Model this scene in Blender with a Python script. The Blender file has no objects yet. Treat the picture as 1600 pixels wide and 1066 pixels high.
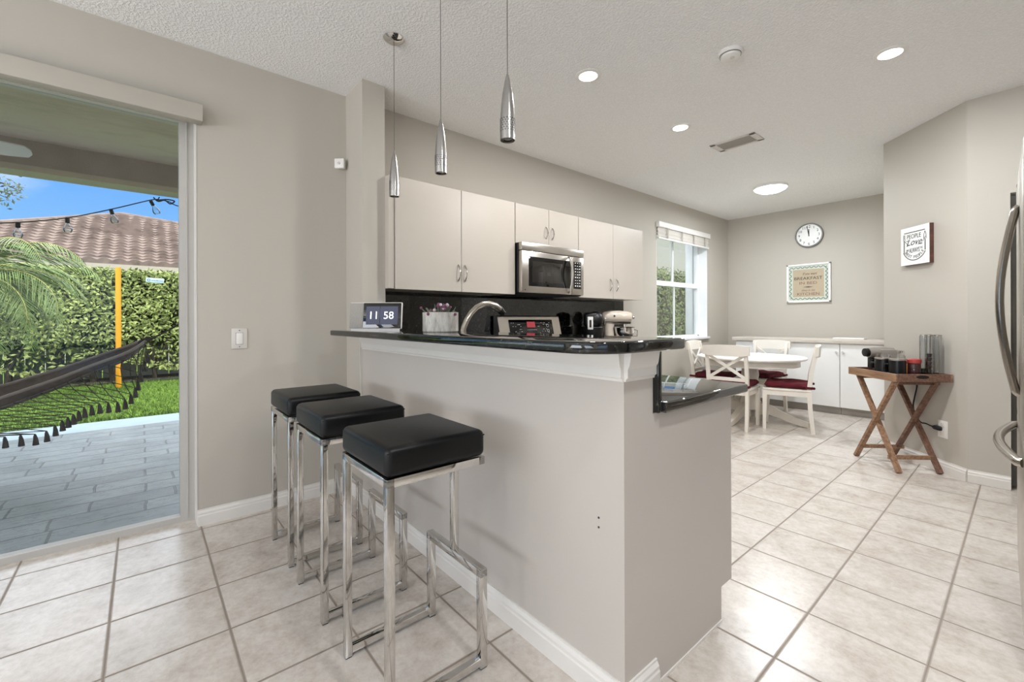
import bpy, bmesh, math, random
from mathutils import Vector, Matrix
SC = bpy.context.scene
COL = SC.collection
R = math.radians
S2 = 2 ** .5

# ------------------------------------------------------------------ camera, world, sun, daylight, exposure
H = 1.177
YAW = R(49.8)
cd = bpy.data.cameras.new('camera'); cam = bpy.data.objects.new('camera', cd); COL.objects.link(cam)
cd.sensor_width = 36; cd.sensor_fit = 'HORIZONTAL'; cd.lens = 36 * 683 / 1600
cd.shift_y = -33 / 1600; cd.clip_start = .05; cd.clip_end = 300
cam.matrix_world = Matrix.Translation((0, 0, H)) @ Matrix.Rotation(YAW, 4, 'Z') @ Matrix.Rotation(R(90), 4, 'X') @ Matrix.Rotation(-.0034, 4, 'Z')
SC.camera = cam
SC.view_settings.view_transform = 'Standard'
SC.view_settings.look = 'None'
SC.view_settings.exposure = 0.2
SC.view_settings.gamma = 1
SC.view_settings.use_curve_mapping = False
SC.cycles.max_bounces = 10; SC.cycles.diffuse_bounces = 6; SC.cycles.glossy_bounces = 5
SC.cycles.transparent_max_bounces = 16
SC.cycles.sample_clamp_indirect = 6
SC.cycles.caustics_reflective = False; SC.cycles.caustics_refractive = False

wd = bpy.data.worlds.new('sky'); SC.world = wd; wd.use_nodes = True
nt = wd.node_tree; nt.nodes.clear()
def WN(t, **k):
    n = nt.nodes.new(t)
    for a, b in k.items(): setattr(n, a, b)
    return n
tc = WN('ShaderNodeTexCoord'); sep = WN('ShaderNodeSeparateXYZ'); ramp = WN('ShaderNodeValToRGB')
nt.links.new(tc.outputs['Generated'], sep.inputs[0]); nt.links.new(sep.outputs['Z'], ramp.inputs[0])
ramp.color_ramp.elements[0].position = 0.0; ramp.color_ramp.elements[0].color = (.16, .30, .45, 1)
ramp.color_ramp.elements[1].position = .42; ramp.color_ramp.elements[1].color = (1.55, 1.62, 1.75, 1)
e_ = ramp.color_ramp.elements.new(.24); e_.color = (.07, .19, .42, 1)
mp = WN('ShaderNodeMapping'); mp.inputs['Scale'].default_value = (1, 1, 2.4)
nz = WN('ShaderNodeTexNoise'); nz.inputs['Scale'].default_value = 3.2; nz.inputs['Detail'].default_value = 6
cr = WN('ShaderNodeValToRGB'); cr.color_ramp.elements[0].position = .52; cr.color_ramp.elements[1].position = .74
mx = WN('ShaderNodeMixRGB'); mx.inputs[2].default_value = (.42, .46, .52, 1)
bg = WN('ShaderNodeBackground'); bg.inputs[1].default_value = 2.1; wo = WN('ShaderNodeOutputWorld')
nt.links.new(tc.outputs['Generated'], mp.inputs[0]); nt.links.new(mp.outputs[0], nz.inputs['Vector'])
nt.links.new(nz.outputs[0], cr.inputs[0]); nt.links.new(cr.outputs[0], mx.inputs[0])
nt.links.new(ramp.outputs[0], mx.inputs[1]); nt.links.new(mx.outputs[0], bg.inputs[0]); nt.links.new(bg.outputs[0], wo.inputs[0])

def lamp(name, kind, energy, loc, rot=(0, 0, 0), color=(1, 1, 1), parent=None, **k):
    d = bpy.data.lights.new(name, kind); d.energy = energy; d.color = color
    for a, b in k.items(): setattr(d, a, b)
    o = bpy.data.objects.new(name, d); COL.objects.link(o); o.location = loc; o.rotation_euler = rot
    if parent: o.parent = parent
    return o
sd = Vector((.42, -.30, .86))
sun = lamp('sun', 'SUN', 2.9, (0, 0, 30), sd.to_track_quat('Z', 'Y').to_euler(), (1, .96, .88), angle=R(1.5))
# area lamps stand in for daylight of unseen rear windows, tilted up to brighten the ceiling
lamp('daylight_fill', 'AREA', 140, (-1.2, -4.42, 1.35), (R(150), 0, 0), (.97, .98, 1), shape='RECTANGLE', size=2.6, size_y=2.2)
lamp('daylight_fill', 'AREA', 75, (2.0, -4.42, 1.35), (R(146), 0, 0), (.97, .98, 1), shape='RECTANGLE', size=2.2, size_y=2.2)
lamp('daylight_fill', 'AREA', 12, (3.52, -1.6, 1.35), (R(150), 0, R(90)), (.97, .98, 1), shape='RECTANGLE', size=2.6, size_y=2.0)

# ------------------------------------------------------------------ materials
def lin(h):
    h = h.lstrip('#'); o = []
    for i in (0, 2, 4):
        c = int(h[i:i + 2], 16) / 255
        o.append(c / 12.92 if c <= .04045 else ((c + .055) / 1.055) ** 2.4)
    return (*o, 1)
MATS = {}
class NB:
    def __init__(s, name):
        s.m = bpy.data.materials.new(name); s.m.use_nodes = True; s.t = s.m.node_tree
        s.b = s.t.nodes['Principled BSDF']; s.out = s.t.nodes['Material Output']; s._c = None
    def n(s, t, **k):
        x = s.t.nodes.new(t)
        for a, b in k.items():
            if a in x.inputs.keys(): x.inputs[a].default_value = b
            else: setattr(x, a, b)
        return x
    def l(s, a, b): s.t.links.new(a, b)
    def co(s, scale=(1, 1, 1), loc=(0, 0, 0), rot=(0, 0, 0)):
        if s._c is None: s._c = s.n('ShaderNodeTexCoord')
        m = s.n('ShaderNodeMapping'); m.inputs['Scale'].default_value = scale; m.inputs['Location'].default_value = loc; m.inputs['Rotation'].default_value = rot
        s.l(s._c.outputs['Object'], m.inputs[0]); return m.outputs[0]
    def noise(s, vec, scale, detail=4, rough=.55):
        x = s.n('ShaderNodeTexNoise'); x.inputs['Scale'].default_value = scale; x.inputs['Detail'].default_value = detail; x.inputs['Roughness'].default_value = rough
        s.l(vec, x.inputs['Vector']); return x.outputs[0]
    def ramp(s, fac, stops):
        x = s.n('ShaderNodeValToRGB'); r = x.color_ramp
        while len(r.elements) < len(stops): r.elements.new(.5)
        for e, (p, c) in zip(r.elements, stops): e.position = p; e.color = lin(c) if isinstance(c, str) else c
        s.l(fac, x.inputs[0]); return x.outputs[0]
    def mix(s, fac, a, b, mode='MIX'):
        x = s.n('ShaderNodeMixRGB', blend_type=mode)
        for i, v in ((0, fac), (1, a), (2, b)):
            if hasattr(v, 'links'): s.l(v, x.inputs[i])
            else: x.inputs[i].default_value = lin(v) if isinstance(v, str) else v
        return x.outputs[0]
    def bump(s, h, strength=.2, dist=.01):
        x = s.n('ShaderNodeBump'); x.inputs['Strength'].default_value = strength; x.inputs['Distance'].default_value = dist
        s.l(h, x.inputs['Height']); s.l(x.outputs[0], s.b.inputs['Normal'])
    def set(s, color=None, rough=None, metal=None, spec=None, coat=None):
        if color is not None:
            if hasattr(color, 'links'): s.l(color, s.b.inputs['Base Color'])
            else: s.b.inputs['Base Color'].default_value = lin(color) if isinstance(color, str) else color
        if rough is not None: s.b.inputs['Roughness'].default_value = rough
        if metal is not None: s.b.inputs['Metallic'].default_value = metal
        if spec is not None: s.b.inputs['Specular IOR Level'].default_value = spec
        if coat is not None: s.b.inputs['Coat Weight'].default_value = coat
        return s.m
def plain(name, color, rough=.5, metal=0, spec=.5, var=.06, vs=6, bump=0, bs=200, coat=None):
    b = NB(name); v = b.co()
    dark = tuple(c * (1 - var) for c in lin(color)[:3]) + (1,)
    c = b.ramp(b.noise(v, vs, 3), [(.35, dark), (.65, color)])
    if bump: b.bump(b.noise(v, bs, 2), bump, .004)
    return b.set(c, rough, metal, spec, coat)
M = {}
M['paint'] = plain('greige_wall_paint', '#bcb6ac', .62, spec=.3, var=.02, vs=1.5, bump=.06, bs=260)
M['barpaint'] = plain('pale_bar_paint', '#c4bdb5', .55, spec=.3, var=.02, vs=1.5, bump=.05, bs=260)
M['trim'] = plain('white_trim_paint', '#e2ded8', .38, var=.02)
M['white'] = plain('white_gloss', '#eceae6', .35, var=.015)
M['cab'] = plain('cream_laminate', '#bfb7ad', .32, var=.015)
M['seam'] = plain('cabinet_gap', '#5b544c', .8)
M['credwhite'] = plain('white_lacquer', '#f1f1ef', .3, var=.01)
M['vinyl'] = plain('white_vinyl', '#f2f3f4', .35, var=.02)
M['frame_grey'] = plain('grey_door_frame', '#bdbab5', .4, var=.03)
b = NB('popcorn_ceiling'); v = b.co()
h1 = b.noise(v, 75, 3, .6); b.bump(b.ramp(h1, [(.42, (0, 0, 0, 1)), (.62, (1, 1, 1, 1))]), .5, .008)
M['ceiling'] = b.set(b.ramp(h1, [(.3, '#eeeeec'), (.6, '#f8f7f6')]), .9, spec=.1)
# floor tiles, grout lines on the measured grid
b = NB('stone_floor_tile'); v = b.co()
def grout(val, pitch, off):
    sp = b.n('ShaderNodeMath', operation='SUBTRACT'); b.l(val, sp.inputs[0]); sp.inputs[1].default_value = off
    md = b.n('ShaderNodeMath', operation='PINGPONG'); b.l(sp.outputs[0], md.inputs[0]); md.inputs[1].default_value = pitch / 2
    return md.outputs[0], sp.outputs[0]
sx = b.n('ShaderNodeSeparateXYZ'); b.l(v, sx.inputs[0])
gx, ox = grout(sx.outputs[0], .3497, -2.672 - 10 * .3497); gy, oy = grout(sx.outputs[1], .3553, .253 - 20 * .3553)
mn = b.n('ShaderNodeMath', operation='MINIMUM'); b.l(gx, mn.inputs[0]); b.l(gy, mn.inputs[1])
gm = b.ramp(mn.outputs[0], [(.0034, (0, 0, 0, 1)), (.0048, (1, 1, 1, 1))])
def cell(o, pitch):
    d = b.n('ShaderNodeMath', operation='DIVIDE'); b.l(o, d.inputs[0]); d.inputs[1].default_value = pitch
    f = b.n('ShaderNodeMath', operation='FLOOR'); b.l(d.outputs[0], f.inputs[0]); return f.outputs[0]
cx = b.n('ShaderNodeCombineXYZ'); b.l(cell(ox, .3497), cx.inputs[0]); b.l(cell(oy, .3553), cx.inputs[1])
wn = b.n('ShaderNodeTexWhiteNoise', noise_dimensions='2D'); b.l(cx.outputs[0], wn.inputs['Vector'])
va = b.n('ShaderNodeVectorMath', operation='ADD'); b.l(v, va.inputs[0]); vsx = b.n('ShaderNodeVectorMath', operation='SCALE'); b.l(wn.outputs['Color'], vsx.inputs[0]); vsx.inputs['Scale'].default_value = 9
b.l(vsx.outputs[0], va.inputs[1])
n1 = b.noise(va.outputs[0], 7, 9, .68); n2 = b.noise(va.outputs[0], 38, 5, .7)
stone = b.ramp(n1, [(.30, '#afa195'), (.46, '#c6bdb3'), (.60, '#d4cdc5'), (.74, '#beb2a6')])
stone = b.mix(.25, stone, b.ramp(n2, [(.35, '#b3a497'), (.6, '#e2dcd5')]))
stone = b.mix(.10, stone, wn.outputs['Value'], 'SOFT_LIGHT')
colr = b.mix(gm, '#85786b', stone)
rr = b.n('ShaderNodeMapRange'); b.l(gm, rr.inputs[0]); rr.inputs[3].default_value = .8; rr.inputs[4].default_value = .27
b.l(rr.outputs[0], b.b.inputs['Roughness'])
hb = b.mix(.12, gm, n1, 'MIX'); b.bump(b.mix(.25, hb, n2), .16, .004)
M['floor'] = b.set(colr, spec=.8)
# polished dark granite
b = NB('polished_black_granite'); v = b.co()
vo = b.n('ShaderNodeTexVoronoi'); vo.inputs['Scale'].default_value = 130; b.l(v, vo.inputs['Vector'])
g1 = b.ramp(b.noise(v, 55, 5, .7), [(.40, '#060606'), (.53, '#0f0f0e'), (.60, '#2f332d'), (.70, '#5a5347')])
g2 = b.ramp(vo.outputs['Distance'], [(.05, '#363932'), (.16, '#050505')])
b.b.inputs['IOR'].default_value = 1.52
M['granite'] = b.set(b.mix(.35, g1, g2), .04, spec=.6)
b = NB('reflective_black_granite'); v = b.co()
b.b.inputs['IOR'].default_value = 2.0  # same granite, reflectance raised to brighten the window's reflection
M['worktop'] = b.set(b.ramp(b.noise(v, 55, 5, .7), [(.40, '#060606'), (.56, '#0d0d0c'), (.70, '#33352f')]), .03, spec=.6)
def metal(name, color, rough, aniso=None, sc=(1, 1, 1), st=.02):
    b = NB(name); v = b.co(sc); n = b.noise(v, 30, 3); c = tuple(x * .93 for x in lin(color)[:3]) + (1,)
    if st: b.bump(n, st, .002)
    return b.set(b.ramp(n, [(.3, c), (.7, color)]), rough, 1.0)
M['chrome'] = metal('polished_chrome', '#d8d6d3', .06, st=0)
M['steel'] = metal('brushed_steel', '#c4beb6', .28, sc=(1, 1, 30))
M['nickel'] = metal('satin_nickel', '#b8b2aa', .22, st=0)
M['alum'] = metal('brushed_aluminium', '#b5b3b1', .24, sc=(12, 12, 1))
M['darksteel'] = metal('dark_satin_steel', '#8d8a85', .25, sc=(1, 1, 20))
M['black'] = plain('black_plastic', '#0b0b0c', .35, var=.2)
M['blackglass'] = plain('black_glass', '#080706', .03, spec=.7, var=.1)
M['mwglass'] = plain('microwave_window', '#1a1716', .04, spec=1.0, var=.1)
b = NB('black_leather'); v = b.co(); n = b.noise(v, 240, 3); b.bump(n, .12, .002)
M['leather'] = b.set(b.ramp(b.noise(v, 14, 3), [(.35, '#050506'), (.7, '#0b0b0d')]), .38, spec=.3)
def wood(name, c0, c1, c2, scale=(3, 40, 40), rough=.5):
    b = NB(name); v = b.co(scale); n = b.noise(v, 1.5, 6, .65)
    b.bump(n, .1, .002)
    return b.set(b.ramp(n, [(.3, c0), (.5, c1), (.7, c2)]), rough)
M['acacia'] = wood('acacia_wood', '#6f523f', '#957358', '#ad8d72')
M['acacia_dark'] = wood('dark_acacia_wood', '#553b2e', '#735445', '#8c6b5a')
M['walnut'] = wood('walnut_edge', '#43281f', '#5c3a2e', '#70493a', (3, 3, 30))
M['benchtop'] = wood('pale_bench_top', '#b9b0a4', '#c6beb3', '#d0c9bf', (4, 40, 40))
M['chairwhite'] = plain('antique_white_paint', '#e6e0d6', .4, var=.03)
b = NB('burgundy_cotton'); v = b.co(); b.bump(b.noise(v, 320, 2), .3, .002)
M['burgundy'] = b.set(b.ramp(b.noise(v, 9, 3), [(.3, '#48161e'), (.7, '#65232d')]), .85, spec=.2)
M['cream'] = plain('cream_enamel', '#d8cbbb', .2, var=.02, coat=.3)
M['silver'] = plain('silver_painted_plastic', '#a7a29b', .3, metal=.5)
M['lcd'] = plain('clock_tile', '#474a5c', .3, var=.02)
M['digits'] = plain('white_digits', '#f2f2f4', .5, var=.01)
M['fabric_grey'] = plain('grey_speaker_cloth', '#a9a49d', .9, var=.2, vs=300)
b = NB('birch_bark'); v = b.co((1, 1, .25)); n = b.noise(v, 30, 6, .7)
M['birch'] = b.set(b.ramp(n, [(.3, '#6f6a63'), (.45, '#a8a39b'), (.62, '#c9c5be'), (.75, '#8e887f')]), .8)
M['leaf_dark'] = plain('dark_leaf', '#66705c', .6, var=.4, vs=60)
M['petal'] = plain('mauve_petal', '#7b4a63', .7, var=.4, vs=80)
M['petal_pale'] = plain('pale_petal', '#cfbcc4', .7, var=.2, vs=80)
M['ink'] = plain('dark_grey_ink', '#37363b', .8)
M['ink_brown'] = plain('brown_ink', '#7a5550', .8)
M['ink_dark'] = plain('charcoal_ink', '#2f2c2b', .8)
M['sage'] = plain('sage_border_ink', '#6c7d75', .8)
M['kraft'] = plain('kraft_print', '#b5a68e', .8, var=.04, vs=30)
M['sagepale'] = plain('pale_sage_print', '#c9cfc2', .8)
M['plastic'] = plain('white_plastic', '#e6e3de', .4, var=.02)
M['plastic2'] = plain('off_white_plastic', '#d2cdc6', .4, var=.02)
M['tape'] = plain('pale_tape', '#bdb8b1', .9)
M['clockgrey'] = plain('grey_clock_rim', '#8f8e8a', .3, metal=.4)
M['dark'] = plain('dark_recess', '#1b1a19', .9)
M['redlid'] = plain('red_lid', '#b0433f', .4)
M['pod'] = plain('dark_coffee_pod', '#3a2119', .3, metal=.5, var=.3, vs=40)
M['podgreen'] = plain('green_coffee_pod', '#3c5a3a', .3, metal=.5)
M['treats'] = plain('jar_contents', '#5a2a2c', .5, var=.6, vs=70)
M['orangejar'] = plain('orange_label', '#c8803a', .5)
M['yellow'] = plain('yellow_pole_paint', '#f0a41c', .5, var=.08, vs=20)
M['rubber'] = plain('black_rubber', '#0d0d0d', .7)
def emit(name, color, st):
    b = NB(name); b.b.inputs['Base Color'].default_value = lin(color); b.b.inputs['Emission Color'].default_value = lin(color); b.b.inputs['Emission Strength'].default_value = st
    return b.m
M['lens'] = emit('lit_lens', '#fff8ee', 6)
M['dome'] = emit('lit_dome', '#fffdf8', 4)
M['led'] = emit('red_display', '#b8404a', .3)
M['screen_tile'] = emit('lit_clock_tile', '#3c4054', .35)
M['screen_digit'] = emit('lit_digits', '#f4f4f6', .9)
def glass(name, tint=(1, 1, 1, 1), gloss=1.0, add=0.0):
    b = NB(name); t = b.n('ShaderNodeBsdfTransparent'); t.inputs[0].default_value = tint
    g = b.n('ShaderNodeBsdfGlossy'); g.inputs['Roughness'].default_value = 0.0
    f = b.n('ShaderNodeFresnel'); f.inputs[0].default_value = 1.45
    m = b.n('ShaderNodeMath', operation='MULTIPLY_ADD'); b.l(f.outputs[0], m.inputs[0]); m.inputs[1].default_value = gloss; m.inputs[2].default_value = add
    x = b.n('ShaderNodeMixShader'); b.l(m.outputs[0], x.inputs[0]); b.l(t.outputs[0], x.inputs[1]); b.l(g.outputs[0], x.inputs[2])
    b.l(x.outputs[0], b.out.inputs[0]); return b.m
M['glass'] = glass('window_glass', (.98, .99, .99, 1), .35)
M['clear'] = glass('clear_acrylic', (.975, .98, .98, 1), .55, .03)
M['bulbglass'] = glass('bulb_glass', (.9, .95, .97, 1), 1.0, .08)
# outdoors
b = NB('stamped_concrete'); v = b.co((1, 1, 1), (0, 0, 0), (0, 0, R(90)))
wv = b.n('ShaderNodeTexNoise'); wv.inputs['Scale'].default_value = 7; wv.inputs['Detail'].default_value = 3; b.l(v, wv.inputs['Vector'])
ad = b.n('ShaderNodeVectorMath', operation='MULTIPLY_ADD'); b.l(wv.outputs['Color'], ad.inputs[0]); ad.inputs[1].default_value = (.025, .025, 0); b.l(v, ad.inputs[2])
bk = b.n('ShaderNodeTexBrick'); b.l(ad.outputs[0], bk.inputs['Vector']); bk.inputs['Scale'].default_value = 1
bk.inputs['Brick Width'].default_value = .46; bk.inputs['Row Height'].default_value = .21; bk.inputs['Mortar Size'].default_value = .008; bk.inputs['Mortar Smooth'].default_value = .3; bk.offset = .37
bk.squash = 1.5; bk.squash_frequency = 3
bk.inputs['Color1'].default_value = lin('#868e92'); bk.inputs['Color2'].default_value = lin('#687176'); bk.inputs['Mortar'].default_value = lin('#26292b')
n = b.noise(v, 3, 8, .65); n3 = b.noise(b.co((1, .35, 1)), 9, 6, .7)
c = b.mix(.35, bk.outputs[0], b.ramp(n, [(.3, '#6b7478'), (.65, '#a8b0b3')]))
cracks = b.ramp(n3, [(.485, (0, 0, 0, 1)), (.5, (1, 1, 1, 1)), (.515, (0, 0, 0, 1))])
hh = b.mix(.5, bk.outputs['Fac'], n3); inv = b.n('ShaderNodeInvert'); b.l(hh, inv.inputs[1]); b.bump(inv.outputs[0], .55, .03)
c = b.mix(b.mix(.6, (0, 0, 0, 1), cracks), c, '#4a5053'); c = b.mix(.5, c, b.ramp(b.noise(b.co((1, .4, 1)), 1.6, 5, .6), [(.3, '#6d777c'), (.7, '#98a2a6')]), 'MULTIPLY') if 0 else c
M['patio'] = b.set(c, .45)
M['band'] = plain('pale_blue_concrete_band', '#a3b4bb', .7, var=.08, vs=5)
b = NB('stucco'); v = b.co(); b.bump(b.noise(v, 60, 4), .3, .01)
M['stucco'] = b.set(b.ramp(b.noise(b.co((1, .35, 1)), 4, 6, .7), [(.3, '#b9a796'), (.55, '#ccbbaa'), (.72, '#c9b3a3')]), .9, spec=.1)
b = NB('beam_stucco'); v = b.co(); b.bump(b.noise(v, 70, 4), .3, .01)
M['beam'] = b.set(b.ramp(b.noise(v, 4, 4), [(.3, '#978a7e'), (.7, '#a2958a')]), .9, spec=.1)
M['beamtrim'] = plain('beam_trim_paint', '#b5a893', .8)
b = NB('lawn'); v = b.co(); M['lawn'] = b.set(b.ramp(b.noise(v, 30, 5, .7), [(.3, '#42571f'), (.5, '#5f7b2e'), (.7, '#7f9743')]), .95, spec=.1)
M['blade'] = plain('grass_blade', '#6d8a3e', .7, var=.5, vs=5, spec=.2)
M['hedgeleaf'] = plain('hedge_leaf', '#a3b065', .55, var=.62, vs=9, spec=.35)
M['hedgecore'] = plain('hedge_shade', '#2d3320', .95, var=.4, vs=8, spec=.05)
M['hedgeleaf2'] = plain('side_hedge_leaf', '#7f9150', .55, var=.55, vs=12, spec=.35)
M['trunk'] = plain('bark', '#4c4438', .95, var=.3, vs=20)
M['palmleaf'] = plain('palm_leaflet', '#7f9552', .5, var=.55, vs=3, spec=.35)
M['palmrib'] = plain('palm_rib', '#b4ad62', .6)
M['treeleaf'] = plain('tree_leaf', '#4f6142', .6, var=.4, vs=20)
b = NB('clay_roof_tile'); v = b.co(); M['rooftile'] = b.set(b.ramp(b.noise(v, 2.2, 5, .7), [(.3, '#58493f'), (.5, '#75645a'), (.7, '#867567')]), .85)
M['fascia'] = plain('house_fascia', '#b4aa98', .8)
M['housewall'] = plain('house_wall', '#b9b6a5', .9, bump=.2, bs=60)
M['hamcloth'] = plain('charcoal_hammock_cloth', '#6a5f5a', .9, var=.25, vs=25, spec=.15)
M['hamcord'] = plain('charcoal_cord', '#4a4542', .9, spec=.1)
M['hem'] = plain('taupe_hammock_hem', '#8a7f79', .9)
M['hampale'] = plain('pale_stitching', '#b7aca4', .9)
M['fence'] = plain('pale_fence', '#b5b3ab', .8, var=.1)
M['mulch'] = plain('dark_mulch', '#2e251d', .95, var=.5, vs=30)
M['signblue'] = plain('pale_blue_sign', '#bfd8e4', .5, var=.08, vs=12)
M['signink'] = plain('blue_sign_ink', '#4b6f96', .6)
M['blade_fan'] = plain('white_fan_blade', '#c9c8c0', .5)

# ------------------------------------------------------------------ mesh builder
class MB:
    def __init__(s): s.v = []; s.f = []; s.mi = []; s.m = Matrix.Identity(4); s.cur = 0
    def add(s, vs, fs):
        o = len(s.v); s.v += [tuple(s.m @ Vector(p)) for p in vs]; s.f += [tuple(i + o for i in f) for f in fs]; s.mi += [s.cur] * len(fs); return s
    def box(s, x0, x1, y0, y1, z0, z1):
        x0, x1 = min(x0, x1), max(x0, x1); y0, y1 = min(y0, y1), max(y0, y1); z0, z1 = min(z0, z1), max(z0, z1)
        return s.add([(x, y, z) for z in (z0, z1) for y in (y0, y1) for x in (x0, x1)], [(0, 2, 3, 1), (4, 5, 7, 6), (0, 1, 5, 4), (2, 6, 7, 3), (0, 4, 6, 2), (1, 3, 7, 5)])
    def rbox(s, x0, x1, y0, y1, z0, z1, r=.005, seg=2):
        bm = bmesh.new(); bmesh.ops.create_cube(bm, size=1)
        for v in bm.verts: v.co = Vector(((x0 + x1) / 2 + v.co.x * abs(x1 - x0), (y0 + y1) / 2 + v.co.y * abs(y1 - y0), (z0 + z1) / 2 + v.co.z * abs(z1 - z0)))
        r = min(r, .49 * min(abs(x1 - x0), abs(y1 - y0), abs(z1 - z0)))
        bmesh.ops.bevel(bm, geom=bm.edges[:], offset=r, segments=seg, profile=.5, affect='EDGES')
        return s.frombm(bm)
    def frombm(s, bm):
        bm.verts.index_update(); s.add([tuple(v.co) for v in bm.verts], [tuple(v.index for v in f.verts) for f in bm.faces]); bm.free(); return s
    def beam(s, p0, p1, w, h, up=(0, 0, 1), taper=1.0):
        p0 = Vector(p0); p1 = Vector(p1); d = (p1 - p0).normalized(); a = d.cross(Vector(up))
        if a.length < 1e-4: a = d.cross(Vector((0, 1, 0)))
        a.normalize(); c = a.cross(d); vs = []
        for p, k in ((p0, 1), (p1, taper)):
            for i, j in ((-1, -1), (1, -1), (1, 1), (-1, 1)): vs.append(p + a * (i * w / 2 * k) + c * (j * h / 2 * k))
        return s.add(vs, [(3, 2, 1, 0), (4, 5, 6, 7), (0, 1, 5, 4), (1, 2, 6, 5), (2, 3, 7, 6), (3, 0, 4, 7)])
    def tube(s, path, r, n=8, closed=False, cap=True, flat=None):
        P = [Vector(p) for p in path]; N = len(P); rs = r if isinstance(r, (list, tuple)) else [r] * N
        T = []
        for i in range(N):
            if closed: t = P[(i + 1) % N] - P[i - 1]
            else: t = P[min(i + 1, N - 1)] - P[max(i - 1, 0)]
            T.append(t.normalized())
        up = Vector((0, 0, 1)) if abs(T[0].z) < .9 else Vector((1, 0, 0))
        a = T[0].cross(up).normalized(); vs = []; fs = []
        for i in range(N):
            a = (a - T[i] * a.dot(T[i])); a.normalize(); c = T[i].cross(a)
            for k in range(n):
                th = 2 * math.pi * k / n; fl = flat or (1, 1)
                vs.append(P[i] + (a * math.cos(th) * fl[0] + c * math.sin(th) * fl[1]) * rs[i])
        m = N if closed else N - 1
        for i in range(m):
            j = (i + 1) % N
            for k in range(n): fs.append((i * n + k, i * n + (k + 1) % n, j * n + (k + 1) % n, j * n + k))
        if cap and not closed: fs.append(tuple(range(n - 1, -1, -1))); fs.append(tuple((N - 1) * n + k for k in range(n)))
        return s.add(vs, fs)
    def cyl(s, p0, p1, r0, r1=None, n=20): return s.tube([p0, p1], [r0, r0 if r1 is None else r1], n)
    def lathe(s, prof, c=(0, 0, 0), n=28, cap=True):
        vs = []; fs = []; N = len(prof)
        for r, z in prof:
            for k in range(n): th = 2 * math.pi * k / n; vs.append((c[0] + r * math.cos(th), c[1] + r * math.sin(th), c[2] + z))
        for i in range(N - 1):
            for k in range(n): fs.append((i * n + k, i * n + (k + 1) % n, (i + 1) * n + (k + 1) % n, (i + 1) * n + k))
        if cap:
            if prof[0][0] > 1e-6: fs.append(tuple(range(n - 1, -1, -1)))
            if prof[-1][0] > 1e-6: fs.append(tuple((N - 1) * n + k for k in range(n)))
        return s.add(vs, fs)
    def prism(s, poly, z0, z1):
        n = len(poly); vs = [(x, y, z0) for x, y in poly] + [(x, y, z1) for x, y in poly]
        return s.add(vs, [tuple(range(n - 1, -1, -1)), tuple(range(n, 2 * n))] + [(i, (i + 1) % n, n + (i + 1) % n, n + i) for i in range(n)])
    def strip(s, prof, x0, x1):          # profile of (y, z) swept along x
        n = len(prof); vs = [(x0, y, z) for y, z in prof] + [(x1, y, z) for y, z in prof]
        return s.add(vs, [tuple(range(n)), tuple(range(2 * n - 1, n - 1, -1))] + [(i, n + i, n + (i + 1) % n, (i + 1) % n) for i in range(n)])
    def ball(s, c, r, n=12, sc=(1, 1, 1)):
        prof = [(max(r * math.sin(math.pi * i / n), 1e-5), -r * math.cos(math.pi * i / n)) for i in range(n + 1)]
        m = s.m; s.m = m @ Matrix.Translation(c) @ Matrix.Diagonal((*sc, 1)); s.lathe(prof, n=2 * n, cap=False); s.m = m; return s
    def text(s, t, x, z, h, y=0.0, depth=.0008, w=None, align='CENTER', shear=0, rot=0):
        """letters standing in the local x-z plane, facing -y"""
        cu = bpy.data.curves.new('t', 'FONT'); cu.body = t; cu.extrude = 1e-5; cu.align_x = 'LEFT'; cu.shear = shear; cu.resolution_u = 3
        ob = bpy.data.objects.new('t', cu); COL.objects.link(ob); bpy.context.view_layer.update()
        me = bpy.data.meshes.new_from_object(ob.evaluated_get(bpy.context.evaluated_depsgraph_get()))
        bpy.data.objects.remove(ob); bpy.data.curves.remove(cu)
        vs = [v.co.copy() for v in me.vertices]; fs = [tuple(p.vertices) for p in me.polygons]; bpy.data.meshes.remove(me)
        if not vs: return s
        x0 = min(v.x for v in vs); x1 = max(v.x for v in vs); y0 = min(v.y for v in vs); y1 = max(v.y for v in vs)
        k = h / (.7 if t.lower() != t.upper() and t != t.upper() else (y1 - y0)); kx = k if w is None else w / (x1 - x0)
        base = 0.0
        ax = {'CENTER': (x0 + x1) / 2, 'LEFT': x0, 'RIGHT': x1}[align]
        c, sn = math.cos(rot), math.sin(rot); out = []
        for v in vs:
            px = (v.x - ax) * kx; pz = (v.y - base) * k
            out.append((x + px * c - pz * sn, y - depth * (1 if v.z > 0 else 0), z + px * sn + pz * c))
        return s.add(out, fs)
    def build(s, name, mat, parent=None, smooth=35, recalc=True):
        me = bpy.data.meshes.new(name); me.from_pydata(s.v, [], s.f)
        mats = mat if isinstance(mat, list) else [mat]
        for x in mats: me.materials.append(M[x] if isinstance(x, str) else x)
        if len(mats) > 1: me.polygons.foreach_set('material_index', s.mi)
        if recalc:
            bm = bmesh.new(); bm.from_mesh(me); bmesh.ops.recalc_face_normals(bm, faces=bm.faces[:]); bm.to_mesh(me); bm.free()
        if smooth:
            me.polygons.foreach_set('use_smooth', [True] * len(me.polygons)); me.set_sharp_from_angle(angle=R(smooth))
        me.update()
        o = bpy.data.objects.new(name, me); COL.objects.link(o)
        if parent: o.parent = parent
        return o
def tag(o, label=None, cat=None, group=None, kind=None):
    for k, v in (('label', label), ('category', cat), ('group', group), ('kind', kind)):
        if v: o[k] = v
    return o
def thing(name, label, cat, loc=(0, 0, 0), rz=0, group=None):
    o = bpy.data.objects.new(name, None); COL.objects.link(o); o.empty_display_size = .1
    o.location = loc; o.rotation_euler = (0, 0, rz)
    return tag(o, label, cat, group)
def struct(o): o['kind'] = 'structure'; return o
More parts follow.
